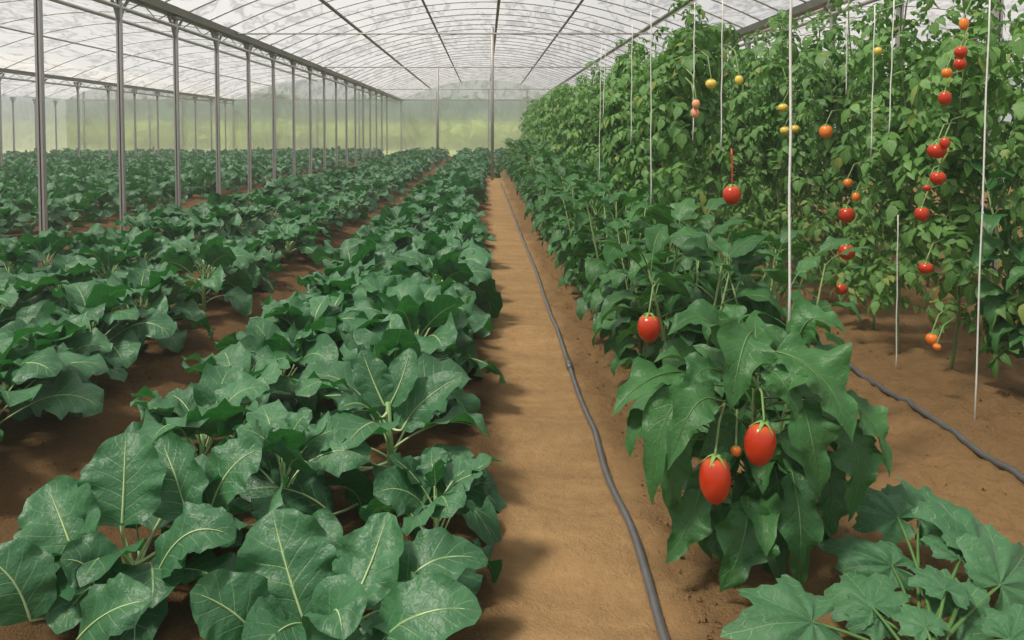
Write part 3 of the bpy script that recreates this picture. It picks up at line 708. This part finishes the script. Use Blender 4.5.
# front bush with the two plum tomatoes
FB = gz(0.82, 2.44)
t1, t2, t3 = px(715, 480, 2.07), px(760, 444, 2.12), px(736, 451, 2.20)
def front_plant():
    r = empty('tomato_plant', FB, 'large front tomato plant with drooping dark leaves and two plum tomatoes', 'tomato plant', 'broad-leaved plants beside the path')
    fol, stk, stem = bush(21, 0.63, 58, (0.16, 0.24), 1.0, (t1, t2, px(649, 328, 3.2)), FB, 1.0)
    rng = np.random.default_rng(4); ba = np.array(FB); eye = np.array([0, 0, CAMZ])
    for a, b, c, W_, face in (
        ((775, 352, 2.55), (822, 378, 2.45), (852, 442, 2.38), 0.22, (0.2, -0.6, 0.8)), ((835, 398, 2.55), (872, 424, 2.5), (889, 478, 2.46), 0.13, (0.5, -0.6, 0.6)),
        ((836, 420, 2.5), (858, 462, 2.45), (848, 522, 2.45), 0.15, (0.3, -0.9, 0.3)), ((700, 384, 2.5), (664, 424, 2.42), (652, 505, 2.40), 0.14, (-0.5, -0.8, 0.4)),
        ((716, 400, 2.40), (692, 410, 2.34), (668, 470, 2.30), 0.13, (-0.3, -0.8, 0.5)), ((700, 490, 2.50), (688, 525, 2.44), (666, 564, 2.42), 0.12, (-0.2, -0.9, 0.4)),
        ((748, 500, 2.45), (742, 545, 2.38), (720, 592, 2.36), 0.16, (-0.1, -0.95, 0.3)), ((792, 472, 2.44), (800, 530, 2.38), (798, 592, 2.40), 0.13, (0.1, -0.95, 0.2)),
        ((768, 455, 2.55), (778, 500, 2.50), (758, 552, 2.50), 0.18, (0.05, -0.95, 0.3)), ((682, 372, 2.6), (645, 382, 2.5), (612, 416, 2.45), 0.12, (-0.3, -0.5, 0.8)),
        ((724, 348, 2.65), (700, 318, 2.62), (668, 335, 2.58), 0.13, (-0.2, -0.5, 0.8)), ((752, 332, 2.60), (742, 352, 2.50), (730, 412, 2.44), 0.16, (-0.1, -0.9, 0.4)),
        ((796, 345, 2.7), (815, 318, 2.68), (848, 336, 2.64), 0.13, (0.2, -0.5, 0.8)), ((740, 420, 2.55), (722, 440, 2.50), (700, 455, 2.46), 0.12, (-0.2, -0.8, 0.5)),
        ((735, 505, 2.50), (732, 548, 2.45), (738, 588, 2.46), 0.13, (0.0, -0.95, 0.3)), ((770, 500, 2.56), (775, 545, 2.52), (765, 575, 2.54), 0.14, (0.1, -0.95, 0.2)), ((820, 450, 2.6), (832, 500, 2.56), (815, 545, 2.56), 0.14, (0.2, -0.95, 0.2)),
        ((705, 470, 2.56), (700, 510, 2.54), (712, 560, 2.54), 0.12, (-0.1, -0.95, 0.2)), ((720, 372, 2.5), (700, 372, 2.44), (690, 400, 2.42), 0.11, (-0.2, -0.7, 0.6)), ((770, 372, 2.48), (785, 385, 2.42), (798, 420, 2.40), 0.12, (0.1, -0.8, 0.5)),
        ((800, 400, 2.45), (812, 440, 2.38), (820, 500, 2.38), 0.15, (0.2, -0.9, 0.3)), ((690, 440, 2.5), (672, 470, 2.46), (680, 530, 2.46), 0.11, (-0.3, -0.9, 0.2))):
        pts = [np.array(px(p[0], p[1], p[2] * 0.9)) - ba for p in (a, b, c)]; sub, ss = MB(), MB()
        rz_ = max(0.15, pts[0][2] - 0.05)
        bez_leaf(sub, ss, pts, W_ * 0.95, rng, face, kind='ovate', root=(pts[0][0] * 0.3, pts[0][1] * 0.3, rz_), rp=0.0042, ruf=0.26, edge=0.06, lobes=0.2, n=24, nu=13)
        if clear_of(sub.v[0] + ba, eye, (t1, t2, px(649, 328, 3.2)), 0.043):
            fol.raw(sub.v[0], sub.f[0], sub.uv[0]); stk.raw(ss.v[0], ss.f[0], ss.uv[0])
    fol.build('foliage', M['bush'], r); stk.build('leaf_stalks', M['bush_petiole'], r); stem.build('stem', M['vstem'], r)
    return r
front = front_plant()
fruit(front, t1, 0.041, 1.55, 'red', 'lower left plum tomato of the pair', (0.10, 0.25, 0.06))
fruit(front, t2, 0.041, 1.45, 'red', 'upper right plum tomato of the pair', (0.03, 0.2, 0.06), 0.12)
fruit(front, t3, 0.015, 1.0, 'orange', 'small unripe orange tomato between the pair', (0.05, 0.15, 0.05))
second_t = px(649, 328, 2.95)
B2 = gz(0.86, 3.30)
second = bush_obj('tomato_plant', 'tomato plant behind the front one, with a single orange-red tomato over the path', 'tomato plant', 'broad-leaved plants beside the path', B2, 22, 0.90, 66, (0.18, 0.27), 1.0, (second_t,), 1.0)
fruit(second, second_t, 0.043, 1.22, 'red', 'single orange-red tomato', (0.08, 0.2, 0.10))
bushes = [bush_obj('tomato_plant', '', 'tomato plant', '', (0, 0, 0), 30 + i, 0.88 + 0.06 * i, 62, (0.15, 0.23), 0.85) for i in range(5)]
ubs = set()
def put_bush(x, y, label, group, s=1.0):
    src = bushes[R.randrange(5)]
    o = src if src.name not in ubs else copy_tree(src); ubs.add(src.name)
    o.location = (x, y, zground(x, y) - 0.01); o.rotation_euler = (0, 0, R.uniform(0, 6.28)); s *= R.uniform(0.92, 1.12); o.scale = (s, s, s); o['label'] = label; o['group'] = group
y = 3.85; k = 0
while y < 22.3:
    put_bush(0.86 + R.gauss(0, .04), y, f'bushy broad-leaved plant by the path hose, {ORD[k]} behind the fruiting front plants' if k < 20 else 'small distant broad-leaved plant beside the far end of the path hose', 'broad-leaved plants beside the path' if k < 20 else 'distant broad-leaved plants beside the path')
    k += 1; y += R.uniform(0.42, 0.52)
for k, (x, y) in enumerate(((1.16, 3.05), (1.2, 3.5), (1.26, 4.0), (1.28, 4.5), (1.30, 5.0), (1.30, 5.6), (1.34, 6.2))):
    put_bush(x, y, f'leafy plant behind the front tomato plant, {ORD[k]} on the side away from the path', 'leafy plants behind the front tomato plant', 0.84)

# ------------------------------------------------------------------ tomato vines on strings
def leaflet(L, W_, fold=0.3, curl=0.5, n=5):
    s = np.linspace(0, 1, n); f = np.array([0.12, 0.9, 1.0, 0.55, 0.04]) * W_ / 2 if n == 5 else None
    z = -curl * s ** 2 * L * 0.5
    C = np.stack([s * L, 0 * s, z], 1)
    e = np.array([0.3, 1.1, 0.85, 0.8, 0.3])
    P = np.stack([C + np.stack([-0.05 * L * e, f, f * fold], 1), C, C + np.stack([-0.05 * L * e, -f, f * fold], 1)], 1)
    uv = np.zeros((n, 3, 2)); uv[:, 0, 0] = 0; uv[:, 1, 0] = 0.5; uv[:, 2, 0] = 1; uv[..., 1] = s[:, None]
    return P, uv
def compound(rng, L):
    """one compound tomato leaf along +x, arching down"""
    n = 8; C, T, B, N = arc_line(np.zeros(3), 0, rng.uniform(0.3, 0.8), rng.uniform(1.1, 2.0), L, n, sway=rng.normal(0, .3))
    leaf = MB(); rib = MB(); rib.tube(C, np.linspace(0.0028, 0.001, n), 4, caps=False)
    def put(i, ang, l, tilt):
        P, uv = leaflet(l, l * rng.uniform(0.5, 0.7), rng.uniform(0, 0.5), rng.uniform(0.2, 1.0))
        ca, sa = math.cos(ang), math.sin(ang)
        X = T[i] * ca + B[i] * sa; Y = -T[i] * sa + B[i] * ca; Z = N[i]
        ct, st = math.cos(tilt), math.sin(tilt); X, Z = X * ct - Z * st, Z * ct + X * st
        leaf.grid(C[i] + P @ np.stack([X, Y, Z]), uv)
    for i, q in ((2, .75), (4, 1.0), (6, .85)):
        for s in (-1, 1): put(i, s * rng.uniform(0.9, 1.4), L * 0.34 * q * rng.uniform(.85, 1.15), rng.uniform(0, .7))
    put(7, rng.normal(0, .2), L * 0.42, rng.uniform(0, .5))
    return leaf, rib
rgc = np.random.default_rng(77)
comps = []
for i in range(10):
    l, r_ = compound(rgc, 1.0)
    comps.append([np.concatenate(l.v), np.concatenate(l.f), np.concatenate(l.uv), np.concatenate(r_.v), np.concatenate(r_.f)])
def vine(seed, h, nleaf, Lr, z0=0.15, spread=1.0):
    rng = np.random.default_rng(seed); fol, stm = MB(), MB(); hard = MB()
    zz = np.linspace(0, h, 16); w_ = 0.02 + 0.03 * rng.random()
    cx = w_ * np.sin(zz * 5 + rng.random() * 6); cy = w_ * np.cos(zz * 4 + rng.random() * 6)
    hard.tube(np.stack([cx, cy, zz - 0.03 * (zz == 0)], 1), np.linspace(0.010, 0.004, 16), 6)
    nodes = []
    for j in range(2):   # side shoots
        a = rng.random() * 6.28; zt = h * rng.uniform(0.3, 0.6); i0 = int(zt / h * 15)
        s = np.linspace(0, 1, 6)
        P = np.stack([cx[i0] + 0.2 * s * math.cos(a), cy[i0] + 0.2 * s * math.sin(a), zt + s * h * 0.35], 1); hard.tube(P, np.linspace(0.006, 0.003, 6), 5); nodes.append(P)
    for k in range(nleaf):
        q = (k + .5) / nleaf; z = z0 + (h - z0) * q
        if rng.random() < 0.4: P = nodes[rng.integers(2)]; p = P[rng.integers(1, 6)]
        else: p = np.array([np.interp(z, zz, cx), np.interp(z, zz, cy), z])
        V, Fq, U, RV, RF = comps[rng.integers(10)]
        a = rng.random() * 6.28; c, s = math.cos(a), math.sin(a); L = rng.uniform(*Lr) * spread * (1 if q < .9 else .7)
        Rm = np.array([[c, s, 0], [-s, c, 0], [0, 0, 1]]) * L
        fol.raw(V @ Rm + p, Fq, U)
        stm.raw(RV @ Rm + p, RF)
    return fol, stm, hard
def vine_obj(seed, h, nleaf, Lr, z0):
    r = empty('tomato_vine', (0, 0, 0), '', 'tomato vine', '')
    f, s, hd = vine(seed, h, nleaf, Lr, z0)
    f.build('foliage', M['vine'], r); s.build('leaf_stalks', M['petiole'], r); hd.build('stem', M['vstem'], r)
    return r
vp = [vine_obj(400 + i, 2.0 + 0.08 * (i % 3), 240, (0.12, 0.23), 0.2) for i in range(5)]
vn = [vine_obj(450 + i, 2.05 + 0.08 * (i % 3), 240, (0.12, 0.24), 0.24) for i in range(5)]
uv_ = set(); vines = {1: [], 2: [], 3: []}
def put_vine(protos, x, y, label, group, row, s=1.0):
    src = R.choice(protos); o = src if src.name not in uv_ else copy_tree(src); uv_.add(src.name)
    o.location = (x, y, zground(x, y) - 0.01); o.rotation_euler = (0, 0, R.uniform(0, 6.28)); k = s * R.uniform(0.95, 1.05); o.scale = (k, k, k)
    o['label'] = label; o['group'] = group; vines[row].append(o); return o
y = 5.0; k = 0
while y < 22.4:
    put_vine(vp, 1.24 + R.gauss(0, .04), y, (f'tall tomato vine, {ORD[k]} from the camera in the row along the path' if k < 20 else f'distant tomato vine of the path row level with the {ORD[span(y)]} near left post'), 'tomato vines of the path row' if k < 20 else f'path row vines level with the {ORD[span(y)]} post', 1, 0.98)
    k += 1; y += R.uniform(0.38, 0.48)
y = 4.1; k = 0
while y < 22.4:
    put_vine(vn if y < 9 else vp, 2.45 + R.gauss(0, .05), y, (f'tomato vine with red fruit zone, {ORD[k]} from the camera in the row behind the second hose' if False else (f'tall tomato vine, {ORD[k]} from the camera in the row behind the right hose' if k < 20 else f'distant tomato vine behind the right hose level with the {ORD[span(y)]} near left post')), 'tomato vines of the right row' if k < 20 else f'right row vines level with the {ORD[span(y)]} post', 2, 1.0 if y < 5.5 else 1.07)
    k += 1; y += R.uniform(0.42, 0.52)
y = 5.4; k = 0
while y < 18:
    put_vine(vp, 3.75 + R.gauss(0, .06), y, f'tomato vine glimpsed behind the right row, {ORD[min(k, 19)]} from the camera in the rearmost row', 'tomato vines of the rearmost row', 3, 1.05)
    k += 1; y += R.uniform(0.6, 0.68)
# broad-leaved plant at the right picture edge
bush_obj('tomato_plant', 'broad-leaved plant cut by the right picture edge beside the leaning white string', 'tomato plant', 'broad-leaved plants of the right row', gz(2.62, 3.72), 61, 1.25, 85, (0.16, 0.25), 1.0, (), 0.8)
put_vine(vn, 2.62, 3.75, 'tomato vine behind the right edge plant, closest of the right row', 'tomato vines of the right row', 2, 1.0)

# fruit on the vines: (x, y, r px, el, material, description)
FR = [(847, 215, 8, 1.0, 'red', 'red tomato above its twin'), (847, 252, 8, 1.0, 'red', 'red tomato, lower of two'), (848, 183, 4.5, 1.0, 'orange', 'small orange tomato'),
      (856, 197, 4, 1.2, 'orange', 'small orange tomato cluster fruit'), (841, 289, 6, 1.0, 'red', 'dull red tomato low on the vine'), (826, 132, 6.5, 1.1, 'orange', 'orange-yellow tomato'),
      (785, 131, 5, .9, 'yellow', 'yellow tomato left of the string'), (795, 129, 4.5, .9, 'yellow', 'yellow tomato right of the string'), (783, 108, 5, .9, 'yellow', 'upper yellow tomato'),
      (937, 151, 9, .85, 'red', 'large red tomato'), (945, 143, 5, 1.2, 'red', 'small tomato touching a larger one'), (938, 178, 7.5, .9, 'red', 'red tomato below the large one'),
      (922, 214, 7, 1.05, 'red', 'round red tomato'), (926, 268, 7, .85, 'red', 'red tomato, lowest red one'), (932, 339, 6, 1.0, 'orange', 'small bright orange tomato near the ground'), (937, 347, 4, .9, 'orange', 'tiny orange tomato'),
      (945, 98, 6, 1.2, 'red', 'oval red tomato'), (961, 52, 6, 1.0, 'red', 'upper of two touching red tomatoes'), (960, 64, 6, 1.0, 'red', 'lower of two touching red tomatoes'), (947, 73, 5, 1.0, 'orange', 'orange tomato'), (964, 24, 4.5, 1.4, 'orange', 'topmost orange tomato'),
      (878, 51, 4, 1.0, 'yellow', 'small yellow tomato high up'), (927, 188, 4, .8, 'red', 'tiny red tomato')]
def nearest(row, p): return min(vines[row], key=lambda o: (o.location.x - p.x) ** 2 + (o.location.y - p.y) ** 2)
for (x, yv, r, el, mt, lb) in FR:
    xf = 2.10 if x < 900 else 2.08
    d_ = xf * F / (x - VX) * 1.0
    p = px(x, yv, d_); v = nearest(2, p)
    fruit(v, p, r * d_ / F, el, mt, lb, (0.14, 0.10, 0.10))
for (x, yv, r, el, mt, lb, xf) in ((732, 195, 9, 1.1, 'red', 'orange-red tomato hanging from a long reddish stalk', 1.12), (711, 84, 5.5, .9, 'yellow', 'larger yellow tomato high on the vine', 1.2), (739, 80, 4, 1.2, 'yellow', 'smaller yellow tomato high on the vine', 1.25), (696, 104, 4, 1.2, 'pink', 'upper pale orange tomato', 1.05), (695, 113, 4, 1.3, 'pink', 'lower pale orange tomato', 1.05)):
    d_ = xf * F / (x - VX); p = px(x, yv, d_); v = nearest(1, p)
    fruit(v, p, r * d_ / F, el, mt, lb, (-0.02, 0.12, 0.16) if x != 732 else (0.0, 0.02, 0.17), stalk='red' if x == 732 else 'vstem')

# strings
def string(top, bot, r, label):
    a, b = Vector(top), Vector(bot); n = 9
    pts = [a.lerp(b, i / (n - 1)) + Vector((0.002 * math.sin(i * 2.1), 0, 0)) for i in range(n)]
    return tag(MB().tube([tuple(p) for p in pts], r, 6).build('support_string', M['string']), label, 'string', 'white support strings')
ZW = 1.98
def ext(x, y, x2, y2, d_):
    a, b = px(x, y, d_), px(x2, y2, d_)
    t = (ZW - a.z) / (a.z - b.z); return a + (a - b) * t, b
a, b = ext(791, 0, 789, 344, 2.60); string(a, b, 0.0042, 'thick white string hanging onto the front tomato plant')
a, b = ext(989, 20, 974, 437, 3.46); string(a, b, 0.0036, 'white string leaning down to the soil at the right')
def zs(x, y0, x2, y1, xf, lb, r=0.003):
    d_ = xf * F / (x - VX); a, b = ext(x, y0, x2, y1, d_); string(a, b, r, lb)
zs(601, 58, 599, 185, 0.93, 'thin white string, left one of a close pair on the path row')
zs(605, 60, 603, 120, 0.94, 'thin white string, right one of a close pair on the path row')
zs(632, 50, 631, 145, 0.93, 'white string on the path row between the close pair and the long one')
zs(651, 75, 651, 210, 0.93, 'long white string on the face of the path row')
zs(694, 60, 693, 140, 1.1, 'faint white string by the pale orange tomatoes')
zs(722, 60, 721, 150, 1.2, 'faint white string above the long-stalked tomato')
zs(847, 35, 846, 95, 2.2, 'short visible white string above the orange-yellow tomato')
zs(875, 0, 871, 158, 2.1, 'white string left of the back post in the right row')
zs(892, 55, 889, 136, 2.1, 'white string just left of the back post in the right row')
a, b = px(898, 215, 2.2 * F / 412), px(896, 374, 2.2 * F / 412); string(a, b, 0.003, 'short white string reaching the soil in the right row')
for xw, lb in ((1.08, 'overhead wire above the path tomato row'), (2.2, 'overhead wire above the right tomato row')):
    bar('crop_wire', (xw, 1.5, ZW), (xw, 22.5, ZW), 0.0025, lb, 'wire', 'pipe')

# ------------------------------------------------------------------ hoses
def hose(name, pts, r, label):
    c = np.array(pts, float); n = 120; t = np.linspace(0, len(c) - 1, n)
    x = np.interp(t, range(len(c)), c[:, 0]); y = np.interp(t, range(len(c)), c[:, 1])
    k = np.ones(9) / 9; xs_ = np.convolve(np.pad(x, 4, 'edge'), k, 'valid'); ys_ = np.convolve(np.pad(y, 4, 'edge'), k, 'valid')
    P = np.array([(a, b, zfull(a, b) + r * 0.75) for a, b in zip(xs_, ys_)]); z = np.convolve(np.pad(P[:, 2], 3, 'edge'), np.ones(7) / 7, 'valid'); P[:, 2] = np.maximum(z, P[:, 2] - r * 0.3)
    m = MB().tube(P, r, 10)
    return tag(m.build(name, M['hose']), label, 'hose')
h1 = hose('irrigation_hose', [(0.435, 1.3), (0.452, 1.9), (0.462, 2.1), (0.475, 2.5), (0.46, 2.9), (0.472, 3.4), (0.462, 4.2), (0.475, 5), (0.462, 6), (0.48, 7.1), (0.46, 9), (0.45, 12), (0.43, 16), (0.40, 21.5)], 0.0135, 'grey rubber irrigation hose along the right edge of the path')
MB().tube([(0.463, 4.30, zfull(0.463, 4.3) + 0.012), (0.464, 4.38, zfull(0.464, 4.38) + 0.012), (0.466, 4.46, zfull(0.466, 4.46) + 0.012)], 0.018, 10).build('coupling', M['hose'], h1)
h2 = hose('irrigation_hose', [(2.08, 1.5), (2.02, 2.4), (1.985, 2.95), (1.99, 3.4), (2.0, 4.0), (2.03, 4.6), (2.0, 5.4), (1.96, 6.5), (1.9, 9), (1.9, 14), (1.9, 20)], 0.0135, 'grey irrigation hose in front of the right tomato row')

# ------------------------------------------------------------------ squash plant, lower right
def palm_leaf(fol, stk, root, J, tip, Wf, face, rng, rp=0.008):
    """lobed leaf: petiole joins at J, the middle lobe ends at tip"""
    J = np.array(J, float); tip = np.array(tip, float); X = tip - J; L = np.linalg.norm(X); X /= L; L *= 1.08
    fN = np.array(face, float); Y = np.cross(fN, X); Y /= np.linalg.norm(Y); Z = np.cross(X, Y)
    nt_, nr = 61, 9; th = np.radians(np.linspace(-158, 158, nt_)); ax = np.radians([-128, -88, -42, 0, 42, 88, 128]); amp = [0.48, 0.72, 0.88, 1.0, 0.88, 0.72, 0.48]
    R_ = np.zeros(nt_); dist = np.zeros(nt_)
    for i, t in enumerate(th):
        dd = np.abs(t - ax); k = dd.argmin(); sp_ = math.radians(22); dist[i] = min(1, dd[k] / sp_)
        R_[i] = np.interp(t, ax, amp) * (0.70 + 0.30 * max(0, 1 - dist[i]) ** 0.8) * (1 + 0.05 * math.sin(i * 2.4 + rng.random()))
    r = np.linspace(0, 1, nr)[:, None]; rr = r * R_[None] * L
    x = rr * np.cos(th)[None]; y = rr * np.sin(th)[None] * Wf
    z = 0.10 * L * dist[None] * r * (1.1 - r) * 2 - 0.28 * L * (rr / L) ** 2.2 + 0.05 * L
    for _ in range(4): z = z + 0.022 * L * np.sin(rng.normal(0, 9) * x / L + rng.normal(0, 9) * y / L + rng.random() * 6) * r
    z = z + 0.05 * L * r ** 3 * np.sin(th * 6 + rng.random() * 6)[None]
    P = J + X * x[..., None] + Y * y[..., None] + Z * (z - 0.05 * L)[..., None]
    uv = np.stack([np.broadcast_to(0.5 + 0.5 * dist[None], rr.shape), np.broadcast_to(r * 0.9, rr.shape)], -1)
    fol.grid(P, uv)
    rt = np.array(root, float); t = np.linspace(0, 1, 8)[:, None]; a = (rt + J) / 2 + np.array([0, 0, 0.02]) - X * 0.02
    stk.tube((1 - t) ** 2 * rt + 2 * t * (1 - t) * a + t ** 2 * J, rp * (1 - 0.4 * t[:, 0]), 7, caps=False)
sbase = gz(1.03, 1.80); sba = np.array(sbase); rgs = np.random.default_rng(12)
r = empty('squash_plant', sbase, 'low squash plant with pale jagged leaves at the lower right corner', 'squash plant')
fol, stk, stem = MB(), MB(), MB()
for J, tp_, Wf, fc in (
    ((812, 622, 1.88), (738, 622, 1.84), 0.85, (-0.25, -0.55, 0.8)), ((872, 607, 1.97), (846, 566, 2.08), 1.15, (-0.15, -0.75, 0.65)), ((880, 618, 1.95), (838, 602, 1.98), 0.8, (0, -0.6, 0.8)),
    ((892, 566, 2.16), (826, 536, 2.22), 0.55, (-0.1, -0.6, 0.8)), ((898, 518, 2.26), (846, 498, 2.32), 0.75, (0.05, -0.75, 0.65)), ((918, 518, 2.30), (938, 488, 2.40), 0.95, (0.1, -0.8, 0.6)),
    ((982, 552, 2.14), (984, 506, 2.30), 1.25, (0.05, -0.85, 0.5)), ((1000, 585, 2.02), (1040, 548, 2.10), 0.95, (0.15, -0.8, 0.6)), ((925, 628, 1.86), (905, 600, 1.93), 1.1, (0, -0.7, 0.7)), ((945, 590, 1.95), (935, 560, 2.05), 1.0, (0, -0.7, 0.7)),
    ((955, 615, 1.95), (985, 580, 2.0), 1.0, (0.1, -0.5, 0.85)), ((960, 560, 2.1), (968, 535, 2.2), 1.0, (0.1, -0.5, 0.85)), ((1010, 640, 1.85), (1060, 625, 1.85), 0.9, (0.1, -0.5, 0.85))):
    Jw = np.array(px(*J)) - sba; palm_leaf(fol, stk, (rgs.normal(0, .015), rgs.normal(0, .015), 0.03 + 0.05 * rgs.random()), Jw, np.array(px(*tp_)) - sba, Wf, fc, rgs, 0.0058)
stem.tube([(0, 0, -0.04), (0.01, 0.02, 0.04), (0.03, 0.05, 0.10)], [0.02, 0.018, 0.010], 8)
fol.build('foliage', M['squash'], r); stk.build('leaf_stalks', M['bush_petiole'], r); stem.build('stem', M['bush_petiole'], r)

# ------------------------------------------------------------------ outside: meadow, hedge and trees
P = np.zeros((2, 2, 3)); P[0, 0] = (-140, Y_END, -0.02); P[0, 1] = (120, Y_END, -0.02); P[1, 0] = (-140, 260, -0.02); P[1, 1] = (120, 260, -0.02)
tag(MB().grid(P).build('field_ground', M['field']), 'blurred yellow-green meadow outside the end wall', 'field', kind='structure')
def crown(seed, r, h, z0, n, ls):
    rng = np.random.default_rng(seed); m = MB()
    for k in range(n):
        dv = rng.normal(0, 1, 3); dv /= np.linalg.norm(dv); q = rng.uniform(0.55, 1.0)
        p = dv * np.array([r, r, h / 2]) * q + np.array([0, 0, z0 + h / 2])
        a, b = rng.normal(0, 1, 3), rng.normal(0, 1, 3); a /= np.linalg.norm(a); b = np.cross(a, b); b /= np.linalg.norm(b); l = ls * rng.uniform(.6, 1.3)
        m.grid(np.array([[p - a * l, p - b * l * .5], [p + b * l * .5, p + a * l]]))
    return m
def tree_obj(name, seed, r, h, z0, n, ls, mat):
    o = empty(name, (0, 0, 0), '', 'tree', '')
    crown(seed, r, h, z0, n, ls).build('foliage', M[mat], o)
    MB().tube([(0, 0, -0.1), (0.1, 0, z0 * 0.6 + 0.3), (0, 0.1, z0 + h * 0.6)], [0.25, 0.2, 0.08], 7).build('trunk', M['bark'], o)
    return o
tp = [tree_obj('broadleaf_tree', 500 + i, 4.6, 4.9, 0.5, 900, 0.7, 'tree') for i in range(3)]
for k, x in enumerate(np.arange(-76, 34, 5.2)):
    o = tp[k] if k < 3 else copy_tree(tp[k % 3]); o.location = (x, 96 + 5 * math.sin(k * 2.3), 0); s = 0.9 + 0.2 * math.sin(k * 1.7) ** 2; o.scale = (s, s, s); o.rotation_euler = (0, 0, k * 1.3)
    o['label'] = 'blurred blue-green tree seen through the film end wall'; o['group'] = 'trees beyond the end wall'
hb = [tree_obj('hedge_bush', 520 + i, 2.4, 2.4, -0.2, 420, 0.5, 'hedge') for i in range(2)]
for k, x in enumerate(np.arange(-50, 22, 2.6)):
    o = hb[k] if k < 2 else copy_tree(hb[k % 2]); o.location = (x, 66 + 2 * math.sin(k * 1.9), 0); o.rotation_euler = (0, 0, k * 0.9); o['category'] = 'bush'
    o['label'] = 'blurred yellow-green bush outside the film end wall'; o['group'] = 'bushes beyond the end wall'
# leftover prototypes that were never placed
for o in near_protos + far_protos:
    if o.name not in used:
        for ch in list(o.children): bpy.data.objects.remove(ch)
        bpy.data.objects.remove(o)
for o, st_ in [(o, uv_) for o in vp + vn] + [(o, ubs) for o in bushes]:
    if o.name not in st_:
        for ch in list(o.children): bpy.data.objects.remove(ch)
        bpy.data.objects.remove(o)
# ------------------------------------------------------------------ humid haze inside
HAZE = 0.007
if HAZE:
    m, nt, out = new_mat('humid_air'); vs = nd(nt, 'ShaderNodeVolumeScatter', i_Density=HAZE, i_Anisotropy=0.2); vs.inputs['Color'].default_value = (0.93, 0.97, 0.95, 1)
    nt.links.new(vs.outputs[0], out.inputs['Volume'])
    tag(MB().box((XL + 0.05, -0.9, 0.3), (XR - 0.05, Y_END - 0.15, 2.85)).build('humid_haze', m, smooth=False), 'thin humid haze hanging in the greenhouse air', 'haze', kind='stuff')
